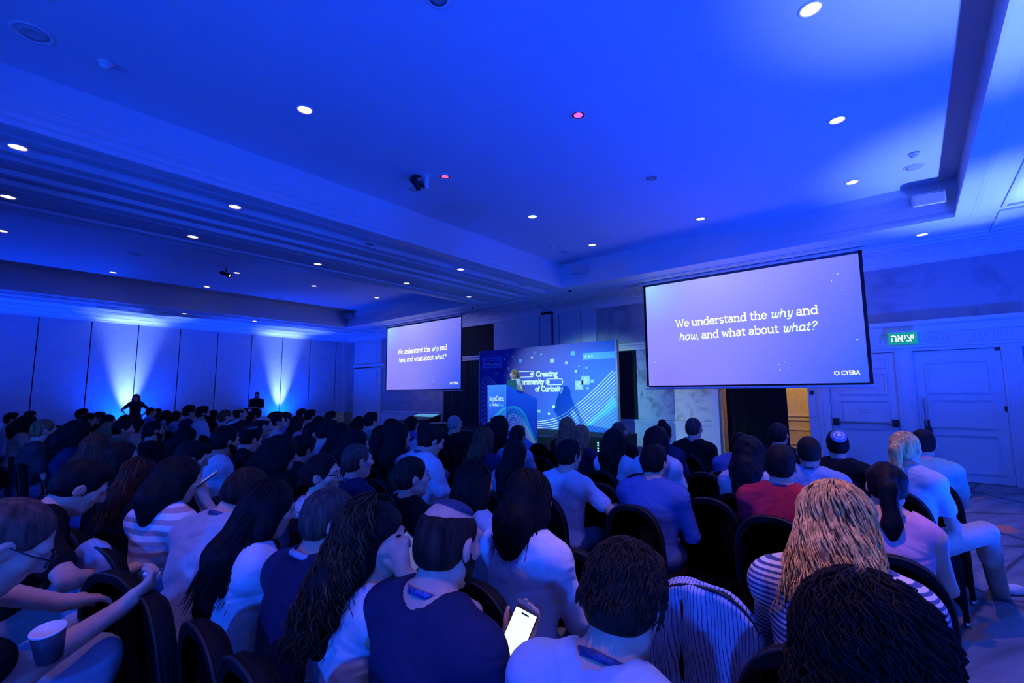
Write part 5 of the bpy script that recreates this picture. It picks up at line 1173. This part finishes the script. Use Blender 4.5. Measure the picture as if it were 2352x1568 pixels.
A('a32',545,963,'man wearing a pale patterned kippah',hair='short',hc='bk',shirt='char',pose=1,d=5.2); kippah('a32', m=mat('pale knit', (.35,.34,.30), .8, .3, 80))
A('a33',585,978,'man wearing a dark kippah with white edge',hair='short',hc='bk',shirt='black',pose=2,d=4.4); kippah('a33', rings=((.066, M_WHITEP),))
# far centre-left
A('b1',560,937,'dark-haired person behind the balding man',shirt='char',pose=0)
A('b2',579,945,'dark head left of the fair-shirted man',fem=True,hair='bob',shirt='navy',pose=1)
A('b3',607,956,'bald-crowned man with dark sides',hair='fringe',shirt='char',pose=1,d=6.0)
A('b4',634,945,'man with flat dark hair and pale grey tee',shirt='lgrey',pose=0,d=6.6)
A('b5',660,945,'person with cropped dark hair in indigo shirt',hair='crop',shirt='blue',pose=1,d=6.8)
A('b6',685,954,'woman with long dark hair and bare light shoulders',fem=True,hair='long',hc='db',shirt='pink',pose=0)
A('b7',708,952,'woman with brown hair beside the light-shouldered woman',fem=True,hair='wavy',hc='br',shirt='beige',pose=0)
A('b8',693,938,'man with thick dark hair in the last lit row',shirt='navy',pose=0)
A('b9',714,940,'man with swept hair in profile at centre left',shirt='navy',pose=0,d=8.2)
A('b10',736,956,'dark round head at centre left',fem=True,hair='bob',shirt='black',pose=1)
A('b11',720,970,'dark head in front of the brown-haired woman',hair='short',shirt='black',pose=1,d=5.8)
A('b12',755,962,'dark-haired man in grey hooded shirt',shirt='lgrey',pose=1,d=5.0)
A('b13',760,944,'small dark head against the blue wall',shirt='black',pose=0)
A('b14',778,946,'woman with straight fair hair near the corner',fem=True,hair='straight',hc='bl',shirt='brown',pose=0)
A('b15',800,945,'woman with fair-tipped hair and lit face in profile',fem=True,hair='wavy',hc='lb',shirt='brown',pose=0)
A('b16',828,956,'dark bob beside the man with the topknot',fem=True,hair='bob',shirt='black',pose=1)
A('b17',853,946,'man with slicked hair and grey shirt near the corner',hair='short',shirt='grey',pose=0,d=6.9)
A('b18',783,971,'woman with long dark hair and white-flowered top',fem=True,hair='long',hc='bk',shirt='black',pose=0,d=4.5)
A('b19',820,986,'dark bob in front of the slick-haired man',fem=True,hair='bob',hc='bk',shirt='black',pose=1,d=4.6)
A('b20',900,961,'dark head below the left screen',hair='short',shirt='black',pose=1)
A('b21',877,977,'woman with long black hair below the left screen',fem=True,hair='straight',shirt='black',pose=0,d=4.9)
A('b22',916,971,'woman with very long black hair at centre',fem=True,hair='straight',shirt='black',pose=0,d=4.6)
A('b23',948,956,'dark-haired woman in blue sleeve before the mixing desk',fem=True,hair='bob',shirt='blue',pose=1)
A('b24',978,968,'man with cropped hair and pale sleeve before the desk',hair='crop',shirt='lgrey',pose=1,d=6.2)
A('b25',1044,953,'grey-haired technician in black wearing headphones',hair='crop',hc='gr',shirt='black',pose=0,d=6.6)
A('b26',1001,976,'man with black hair and white tee looking down',hair='short',hc='bk',shirt='white',d=4.1,pose=2,spec=dict(step=.017,hstep=.009,hands=False,hyaw=-16,lean=20,hpitch=16))
lanyard('b26')
A('b27',650,1003,'woman with dark curls behind the glasses wearer',fem=True,hair='curly',hc='bk',shirt='black',pose=1,d=3.5)
A('b28',706,999,'man in dark shirt bending in profile at centre left',hair='short',hc='bk',shirt='black',pose=2,d=3.7)
A('b30',820,1017,'man with short greying hair and dark tee',hair='crop',hc='st',shirt='navy',d=3.35,pose=0,spec=dict(step=.016,hstep=.008,hyaw=-8,lean=4,hands=False)); lanyard('b30')
A('b31',1113,980,'woman with lighter shoulder hair before the podium',fem=True,hair='wavy',hc='br',shirt='navy',pose=0,d=4.7)
A('b32',1130,967,'man in white tee before the podium',hair='short',shirt='white',pose=0,d=5.4)
A('b33',1147,958,'person with dark curls and black shirt at the podium foot',hair='bigcurl',hc='bk',shirt='black',pose=0)
A('b34',1190,977,'dark-haired person right of the podium front',hair='short',shirt='lblue',pose=1,d=5.3)
A('b35',1188,1011,'woman with dark hair and blue shirt at centre',fem=True,hair='long',hc='bk',shirt='lblue',pose=1,d=3.9)
A('b36',945,1048,'woman with clipped-up hair looking right',fem=True,hair='updo',hc='db',shirt='black',d=2.75,pose=0,spec=dict(hyaw=-22,hands=False))
# centre and right
A('c1',1303,958,'woman with long fair hair before the backdrop',fem=True,hair='straight',hc='lb',shirt='black',pose=0,d=5.6)
A('c2',1335,976,'woman with fair waves beside the other fair-haired one',fem=True,hair='wavy',hc='lb',shirt='navy',pose=0,d=5.3)
A('c3',1307,1008,'dark-haired man in white tee resting his elbow aside',hair='short',hc='bk',shirt='white',d=3.8,pose=1,spec=dict(step=.017,hstep=.009,hands=False,lean=8,hyaw=-10,armR=dict(e=(.48,.02,.78),w=(.30,.28,.80))))
A('c4',1421,968,'bald man in black behind the long-curled woman',hair='buzz',hc='st',shirt='black',pose=0,d=5.6)
A('c5',1412,986,'woman with very long dark curls and white top',fem=True,hair='curly',hc='bk',shirt='white',pose=0,d=4.3,spec=dict(step=.018,hstep=.010,hands=False,lean=3))
A('c6',1508,979,'woman with dark half-tied hair in white tee',fem=True,hair='wavy',hc='bk',shirt='white',pose=0,d=4.2)
A('c7',1523,969,'woman with a topknot behind the half-tied hair',fem=True,hair='bun',hc='bk',shirt='navy',pose=0,d=5.0)
A('c8',1503,1020,'dark-haired man in grey-blue blazer',hair='short',hc='bk',shirt='blue',d=3.35,pose=1,spec=dict(step=.016,hstep=.0085,hands=False,sleeve='long',lean=10,hyaw=-6,loose=.016,wide=1.06))
A('c9',1592,958,'bald man in black shirt sitting tall',hair='buzz',hc='st',shirt='black',pose=0,d=5.2)
A('c10',1704,994,'man bent forward in blue shirt by the doorway',hair='short',shirt='blue',pose=2,d=5.0)
A('c11',1722,1006,'woman with tied dark curls and white top',fem=True,hair='curly',hc='bk',shirt='white',pose=1,d=3.9)
A('c12',1787,970,'man with shaved sides and black shirt by the doorway',hair='crop',hc='db',shirt='black',pose=0,d=4.9)
A('c13',1790,1020,'man in crimson shirt with lanyard',hair='short',hc='bk',shirt='red',d=2.95,pose=0,spec=dict(hyaw=0,lean=8,hands=False,step=.015,hstep=.0078,wide=1.05)); lanyard('c13')
A('c14',1856,1001,'man with thinning crown and blue polo',hair='crop',hc='db',shirt='lblue',d=3.7,pose=0,spec=dict(step=.018,hstep=.009,hands=False,wide=1.08)); lanyard('c14')
A('c15',1921,989,'man wearing a blue ringed kippah',hair='short',hc='bk',shirt='black',d=4.2,pose=0,spec=dict(step=.018,hstep=.009,hands=False,hyaw=16)); lanyard('c15')
kippah('c15', -.085, .055, .062, mat('blue knit', (.10,.22,.50), .8, .2, 60), ((.056, M_WHITEP), (.036, M_WHITEP), (.014, M_WHITEP)))
A('c16',2118,986,'man in green tee at the end of the row',hair='short',hc='bk',shirt='mint',d=4.1,pose=1,spec=dict(step=.018,hstep=.010,hands=False,hyaw=-10,lean=10))
A('c17',2076,990,'woman with blonde ponytail in white tee and khaki trousers',fem=True,hair='pony',hc='bl',shirt='white',trousers='khaki',shoes='white',d=3.45,pose=0,yaw=-14,
  spec=dict(step=.015,hstep=.008,hands=True,finehands=('armR',),lean=6,hyaw=-12),pix=dict(legR=dict(k=(2262,1222,3.30),a=(2300,1372,3.75),f=(.55,.8,0)),legL=dict(k=(2180,1240,3.6),a=(2155,1400,3.7)),armR=dict(e=(2160,1140,3.25),w=(2200,1205,3.5))))
A('c18',2030,1060,'woman with dark braid in rose top',fem=True,hair='braid',hc='bk',shirt='pink',d=2.4,pose=1,spec=dict(lean=12,hpitch=6,hyaw=8,hands=False,sleeve='none',step=.0145,collar=-.03))
# ---- near figures
A('n1',1040,1147,'balding man with flat dark kippah and navy tee',hair='fringe',hc='db',shirt='navy',d=1.36,pose=1,skin='a',spec=dict(lean=9,hpitch=10,hyaw=4,step=.012,hstep=.0062,hands=False,wide=1.06,collar=-.022,fold=.007,seed=4,beard=True))
kippah('n1', .022, .105, .062, mat('navy cloth', (.03,.045,.11), .8, .15, 60), lift=-.006); lanyard('n1', mat('navy lanyard with print', (.05,.08,.26), .5, .9, 110))
A('n2',1455,1245,'man with short dark hair and light blue tee in front',hair='short',hc='db',shirt='lblue',d=1.02,pose=1,spec=dict(lean=20,hpitch=16,hyaw=-6,step=.012,hstep=.006,hands=True,wide=.96,collar=-.006,fold=.008,seed=9),
  pix=dict(armL=dict(e=(1330,1760,1.22),w=(1205,1530,1.36),d=(-.1,.6,.8),n=(.3,-.5,.6))))
lanyard('n2'); locks('n2', 1500, .034, 'db', .003, .8, .0030, .0, 3, lift=.012, nseg=4, sides=4, zmin=-25)
A('n3',1985,1372,'person with dark curly head cut by the bottom edge',hair='bigcurl',hc='bk',shirt='char',d=1.02,pose=1,spec=dict(lean=14,hpitch=8,step=.014,thin=True,hstep=.007,hands=False,seed=6))
locks('n3', 1300, .14, 'bk', .014, 3.0, .0034, .30, 8, lift=.055, nseg=12, sides=4)
ST_BLUE = stripe_mat('blue and white striped jersey', (.06,.10,.24), (.70,.70,.70), 20.0, 'Z', (0,0,0), .45, .35)
A('n4',1915,1117,'woman with blonde waves in blue striped jersey',fem=True,hair='wavy',hc='lb',shirt=ST_BLUE,d=1.6,pose=2,spec=dict(lean=26,hpitch=6,hyaw=4,thin=True,step=.0125,hstep=.007,hands=False,sleeve='long',wide=1.16,loose=.018,seed=11,fold=.006))
locks('n4', 800, .38, 'bl', .014, 2.1, .0038, .14, 4, lift=.026, nseg=14, sides=4); locks('n4', 380, .38, 'br', .014, 2.0, .0038, .12, 14, lift=.022, nseg=14, sides=4)
A('n5',866,1150,'woman with long dark curls and white top resting her chin',fem=True,hair='curly',hc='bk',shirt='white',d=1.5,pose=1,skin='a',spec=dict(lean=10,hpitch=4,hyaw=-56,thin=True,step=.0125,hstep=.0062,sleeve='none',collar=-.045,seed=12,finehands=('armR',)),
  pix=dict(armR=dict(e=(985,1420,1.42),w=(930,1318,1.46),d=(-.35,.0,.95),n=(-.5,.5,.3),curl=(50,60,40))))
locks('n5', 520, .37, 'db', .014, 4.6, .0038, .10, 21, lift=.024, nseg=22, sides=4, region=lambda q: q[1] < .1); locks('n5', 120, .40, 'br', .014, 4.6, .0036, .12, 22, lift=.028, nseg=22, sides=4, region=lambda q: q[1] < .1)
A('n6',772,1117,'shaven-headed man in navy sweater with pale collar',hair='buzz',hc='st',shirt='navy',d=1.78,pose=1,spec=dict(lean=12,hpitch=8,hyaw=-20,step=.0135,hstep=.0065,hands=False,sleeve='long',wide=1.08,loose=.014,collar=.0,seed=15))
e_, ms_, s_ = PEOPLE['n6']; B_ = ms_['fr']['base']; R_ = ms_['fr']['R2']
mb = MB(); mb.tube([B_+R_@V3(.082*math.sin(t), -.080*math.cos(t)+.006, .010-.018*math.cos(t)*-1) for t in np.linspace(-2.3,2.3,18)], .013, 6); mb.build('shirt_collar', cloth_mat('lblue'), e_, True)
A('n7',634,1103,'woman with long straight black hair and white sleeve',fem=True,hair='straight',hc='bk',shirt='white',d=1.92,pose=1,spec=dict(lean=12,hpitch=10,hyaw=-10,step=.014,hstep=.007,hands=False,seed=17)); locks('n7', 260, .46, 'bk', .002, .8, .0045, .02, 31, lift=.016)
A('n8',598,1077,'man in pale grey shirt leaning over his knees',hair='crop',hc='db',shirt='lgrey',d=2.3,pose=3,yaw=20,spec=dict(lean=22,hpitch=26,hyaw=-20,step=.014,hstep=.007,hands=False,fold=.006,seed=19,wide=1.05),zt=1.2); lanyard('n8')
ST_ROSE = stripe_mat('rose and white striped tee', (.50,.33,.33), (.74,.74,.76), 6.0, 'Z', (0,0,0), .42, .2)
A('n9',425,1049,'woman in broad-striped tee looking at her phone',fem=True,hair='bob',hc='bk',shirt=ST_ROSE,d=2.62,pose=1,yaw=22,spec=dict(lean=6,hpitch=12,hyaw=-26,step=.014,hstep=.007,seed=23,finehands=('armR',)),pix=dict(armR=dict(e=(455,1215,2.5),w=(480,1160,2.62),curl=(30,40,30))))
A('n10',330,1052,'woman with long dark hair tipped auburn at left',fem=True,hair='long',hc='db',shirt='black',d=2.75,pose=1,yaw=20,spec=dict(lean=10,hpitch=6,hands=False,step=.015,hstep=.008)); locks('n10', 90, .42, 'au', .005, 1.2, .0045, .03, 41, lift=.018)
A('n11',1218,1081,'woman with dark bob and pale jacket',fem=True,hair='bob',hc='bk',shirt='white',d=2.2,pose=0,spec=dict(lean=8,hyaw=-8,step=.014,hstep=.007,hands=False,sleeve='long',loose=.018,wide=1.05,seed=25)); locks('n11', 240, .27, 'bk', .002, .8, .005, .06, 51, lift=.018)
A('n12',1090,1060,'woman with straight black hair beside the pale jacket',fem=True,hair='straight',hc='bk',shirt='lblue',d=2.5,pose=0,spec=dict(lean=6,hyaw=-6,step=.015,hstep=.0075,hands=False)); locks('n12', 220, .46, 'bk', .002, .8, .0045, .02, 52, lift=.016)
A('n13',742,1042,'woman with glasses and patterned scarf smiling to the right',fem=True,hair='updo',hc='bk',shirt='black',d=2.62,pose=0,spec=dict(lean=6,hyaw=-52,step=.014,hstep=.006,hands=False)); glasses('n13')
sv = Vol(); H_ = PEOPLE['n13'][1]['fr']; b_ = H_['base']
for t in np.linspace(0, 2*math.pi, 13)[:-1]: sv.cone(b_+H_['R2']@V3(.075*math.sin(t), .07*math.cos(t)+.01, .0), b_+H_['R2']@V3(.10*math.sin(t), .10*math.cos(t)+.01, -.06), .032, .034, 'h', .02)
sv.cone(b_+V3(-.05,.10,-.06), b_+V3(-.03,.12,-.22), .045, .03, 'h', .03)
local_part('n13', 'scarf', vol_mesh('scarf', sv, ('h',), grids(sv, ('h',), .009, .02), 0, None, (.006, 70, 3)), mat('patterned scarf', (.34,.35,.38), .8, .95, 90))
# the two men at the lower left
A('n14',228,1060,'dark-haired man bending over a phone at lower left',hair='short',hc='bk',shirt='black',d=2.4,pose=2,skin='a',trousers='grey',spec=dict(lean=26,hpitch=24,hyaw=-4,step=.0135,bstep=.016,hstep=.0062,seed=27,finehands=('armR',),wide=1.05,collar=-.012),
  pix=dict(armR=dict(e=(150,1325,2.05),w=(238,1322,2.2),d=(.0,1.0,.35),n=(.1,-.2,1),curl=(22,30,20),side=-1,thumb=.5)))
lanyard('n14')
A('n15',98,1150,'shaven-headed man with glasses nearest at lower left',hair='buzz',hc='st',shirt='black',d=1.78,pose=2,skin='a',trousers='ltden',spec=dict(lean=27,hpitch=27,hyaw=-4,step=.0125,bstep=.016,hstep=.0062,seed=29,finehands=('armL','armR'),wide=1.05),
  pix=dict(armR=dict(e=(95,1545,1.42),w=(222,1432,1.58),d=(.0,.75,.55),n=(-.6,-.3,.6),curl=(30,40,30),side=-1),armL=dict(e=(-30,1345,1.75),w=(125,1382,1.72),d=(.1,1,-.1),n=(.2,-.1,-1),curl=(12,20,14)),legR=dict(k=(215,1515,1.62)),legL=dict(k=(185,1450,1.9))))
glasses('n15')
# standing figures and the speaker
W1 = dict(stand=True, lean=0, step=.024, hstep=.013, hands=False, armL=dict(e=(-.36,-.03,1.16),w=(-.24,.12,1.02)), armR=dict(e=(.36,-.03,1.16),w=(.24,.12,1.02)))
A('s1',313,905,'woman standing with hands on hips before the lit wall',fem=True,hair='long',hc='bk',shirt='black',trousers='black',d=at(313,905,0,XL+.9).length and float((np.array(at(313,905,0,XL+.9))-np.array([0,0,CAM_H]))@AX[2]),yaw=-100,seat=False,spec=W1,group='standing people',skin='b')
A('s2',591,900,'man in dark tee standing against the left wall',hair='short',shirt='black',trousers='black',d=float((np.array(at(591,900,0,XL+.9))-np.array([0,0,CAM_H]))@AX[2]),yaw=-100,seat=False,spec=dict(stand=True, lean=0, step=.024, hstep=.013, hands=False, armL=dict(e=(-.22,-.02,1.12),w=(-.10,.20,1.06)), armR=dict(e=(.22,-.02,1.12),w=(.08,.20,1.10))),group='standing people',skin='b')
spk = at(1180,850,1,9.78)
A('s3',1180,850,'curly-haired woman speaking behind the podium laptop',fem=True,hair='curly',hc='lb',shirt='white',trousers='black',d=float((np.array(spk)-np.array([0,0,CAM_H]))@AX[2]),yaw=178,seat=False,floor=.60,spec=dict(stand=True,lean=6,hpitch=10,thin=True,hyaw=-6,step=.016,hstep=.008,hands=True,finehands=('armL','armR'),sleeve='none',armL=dict(e=(-.28,.05,1.14),w=(-.16,.28,1.10)),armR=dict(e=(.28,.05,1.14),w=(.16,.28,1.10))),group='standing people',skin='a')
locks('s3', 170, .26, 'bl', .011, 2.4, .0052, .12, 61, lift=.024)

for k_ in ('n5','n9','n13','n14','n15','s3','a23','a31','b26','b36','n6'): face(k_, 'br' if k_ == 's3' else 'bk')

# ---- empty chairs
def chair_px(u, v, label, rz=0.0, d=None):
    dep = d or (.93-CAM_H)/ray(u, v)[2]; P = at_depth(u, v, dep); off = Matrix.Rotation(rz,3,'Z') @ Vector((0,-.275,0)); return chair((P.x-off.x, P.y-off.y, 0), rz, label)
chair_px(1240,1019,'empty black chair in the front row right of the podium'); chair_px(1243,1051,'empty black chair just behind the front-row empty one')
chair_px(1617,1086,'empty black chair behind the tall bald man'); chair_px(1627,1146,'empty black chair between the blazer and the crimson shirt'); chair_px(1378,1111,'empty black chair left of the grey-blue blazer')
chair_px(1328,1266,'empty black chair just left of the light blue tee'); 
# ------------------------------------------------------------------ things held or draped
def rbox(name, c, size, R, m, r=.004):
    T = Matrix.Translation(c) @ R.to_4x4(); return MB().bbox((-size[0]/2,-size[1]/2,-size[2]/2), (size[0]/2,size[1]/2,size[2]/2), r, T).build(name, m)
def eul(x, y, z): return Matrix.Rotation(math.radians(z),3,'Z') @ Matrix.Rotation(math.radians(y),3,'Y') @ Matrix.Rotation(math.radians(x),3,'X')
def phone(c, R, label, lit, parent_key=None):
    e = empty('phone'); e.matrix_world = Matrix.Translation(c) @ R.to_4x4(); tag(e, label, 'phone')
    MB().bbox((-.037,-.076,-.004), (.037,.076,.004), .003).build('case', M_BLKGLOSS, e)
    MB().box((-.034,-.072,.0042), (.034,.072,.0052)).build('display', lit, e)
    MB().bbox((-.012,.060,.005), (.012,.065,.0058), .0003).build('camera_notch', M_BLKGLOSS, e); return e
M_DISP = emis('bright display', (.78,1.0,.92), 1.0); M_DIM = emis('dim display', (.15,.3,.6), .25)
# R: local z is the screen normal
def facing(nrm, up=(0,0,1), spin=0):
    z = Vector(nrm).normalized(); x = Vector(up).cross(z).normalized(); y = z.cross(x); M_ = Matrix((x, y, z)).transposed(); return M_ @ Matrix.Rotation(math.radians(spin),3,'Z')
camv = lambda p: (Vector((0,0,CAM_H))-Vector(p)).normalized()
p = at_depth(1186,1462,1.36); phone(p, facing(camv(p)+Vector((0,0,.25)), spin=-26), 'phone with a bright white screen beside the light blue tee', M_DISP)
e_, ms_, s_ = PEOPLE['n14']
def hand_spot(key, arm, off=(0,0,0), along=.10):
    e, ms, s = PEOPLE[key]; S, E, W = ms['j'][arm]; d = (W-E)/np.linalg.norm(W-E); q = W+d*along; bpy.context.view_layer.update(); return e.matrix_world @ Vector(q)+Vector(off)
p = hand_spot('n14','armR',(0,.02,.045),.09); phone(p, eul(12,0,0), 'dark phone lying in the bending man\'s raised palm', M_DIM)
p = hand_spot('n9','armR',(0,.03,.03),.07); phone(p, facing((-.2,-.6,.8)), 'phone held by the woman in the broad-striped tee', M_DIM)
p = at_depth(940,1262,1.58); phone(p, facing((.3,-.9,.5), spin=60), 'dark phone beside the curly-haired woman\'s chin', M_DIM)
# small box in the near man's fingers
p = hand_spot('n15','armR',(0.0,.02,.03),.09); e = empty('small_box'); e.matrix_world = Matrix.Translation(p) @ eul(25,10,35).to_4x4(); tag(e, 'small blue and white box in the near man\'s fingers', 'box')
MB().bbox((-.028,-.011,-.043), (.028,.011,.043), .0015).build('carton', mat('blue carton', (.12,.32,.60), .5, .1, 40), e); MB().bbox((-.0285,-.0115,.018), (.0285,.0115,.0435), .0015).build('flip_lid', M_WHITEP, e)
for i in range(3): MB().box((-.022,-.0122,.024+.005*i), (.010,-.0112,.026+.005*i)).build('printed_line', M_GAP, e)
# paper cup on the near man's lap
cu = at_depth(118,1478,1.36); e = empty('paper_cup', (cu.x, cu.y, cu.z-.045)); e.rotation_euler = (.12,.15,0); tag(e, 'dark paper cup with white rim on the near man\'s lap', 'cup')
MB().lathe([(.027,0),(.030,.004),(.0395,.092),(.036,.092),(.028,.008),(0,.007)], (0,0,0), 24).build('wall', mat('dark printed cup', (.03,.035,.05), .5, .3, 30), e, True)
MB().lathe([(.0385,.090),(.0415,.092),(.0415,.096),(.0385,.098),(.0365,.094)], (0,0,0), 24).build('rim', M_WHITEP, e, True); MB().lathe([(0,.070),(.034,.070)], (0,0,0), 20).build('drink', mat('milky coffee', (.5,.42,.32), .3, .1, 30), e)
MB().box((-.012,-.0375,.03), (.012,-.0345,.055)).build('printed_label', M_GREYP, e)
# garments hung over chair backs
def garment(loc, rz, label, m, name, w_=.50, front=.22, back=.50, seed=3, sl=.45):
    e = empty(name, loc, rz); tag(e, label, name.split('_')[-1]); nu, nv = 22, 34; r = random.Random(seed); ph = [r.uniform(0,6.28) for _ in range(8)]
    def surf(a, b):
        x = (a-.5)*w_; xx = min(abs(x)/.205, 1); zt = .66+.28*max(0.0, 1-xx**2)**.45+.012; zt -= max(0, abs(x)-.205)*2.0
        t = (b-front/(front+back))*(front+back); y0 = -.205-.13*(zt-.40)-.008; rr = .036
        if abs(t) < rr*1.57: an = t/rr; z = zt+rr*(math.cos(an)-1)*.8; y = y0-rr*math.sin(an)
        else: dd = abs(t)-rr*1.57; z = zt-rr*.8-dd; y = y0-math.copysign(rr, t)+ (.13*dd if t > 0 else .05*dd) - (.02*dd if t > 0 else 0)
        f_ = min(1, abs(t)/.15); y += f_*(.016*math.sin(11*a*3.1+ph[0]+2*b)+.010*math.sin(23*a+ph[1]-3*b)+.008*math.sin(15*b+ph[2]))*(-1 if t > 0 else 1); z += .012*math.sin(9*a+ph[3]); x += .010*math.sin(8*b+ph[4])*f_
        return (x, y, z)
    vs = [surf(i/nu, j/nv) for j in range(nv+1) for i in range(nu+1)]; fs = [(j*(nu+1)+i, j*(nu+1)+i+1, (j+1)*(nu+1)+i+1, (j+1)*(nu+1)+i) for j in range(nv) for i in range(nu)]
    o = MB().add(vs, fs).build('body_panel', m, e, True); o.modifiers.new('t', 'SOLIDIFY').thickness = .006
    for sx in (-1,1):
        pts = [(sx*(w_/2-.03),-.27,.76),(sx*(w_/2+.01),-.30,.66),(sx*(w_/2+.015),-.31,.52),(sx*(w_/2-.005),-.30,.76-sl)]
        MB().tube(smooth_pts(pts, 16), [.045,.05,.052,.05,.052,.048,.05,.046,.048,.044,.046,.042,.044,.04,.042,.04,.04,.04,.04][:len(smooth_pts(pts,16))], 12).build('sleeve', m, e, True)
    MB().tube([surf(.18+.64*i/14, front/(front+back)+.015*math.sin(i)) for i in range(15)], .012, 6).build('collar', m, e, True); return e
def draped_chair(u, v, rz, clabel, glabel, m, name, d=None, **kw):
    dep = d or (.94-CAM_H)/ray(u, v)[2]; P = at_depth(u, v, dep); off = Matrix.Rotation(rz,3,'Z') @ Vector((0,-.275,0)); L = (P.x-off.x, P.y-off.y, 0); chair(L, rz, clabel); garment(L, rz, glabel, m, name, **kw)
M_PIN = stripe_mat('pinstriped shirting', (.05,.09,.26), (.42,.50,.66), 26.0, 'X', (0,0,.2), .12, 1.2)
draped_chair(1610,1338, math.radians(8), 'black chair under the pinstriped shirt', 'pale blue pinstriped shirt hung over an empty chair back', M_PIN, 'draped_shirt', w_=.52, front=.25, back=.50, seed=5)
q_ = PEOPLE['n9'][0]; garment(q_.location, q_.rotation_euler.z, 'pale denim jacket hung over a chair back at left', cloth_mat('ltden'), 'draped_jacket', w_=.48, front=.20, back=.46, seed=8)
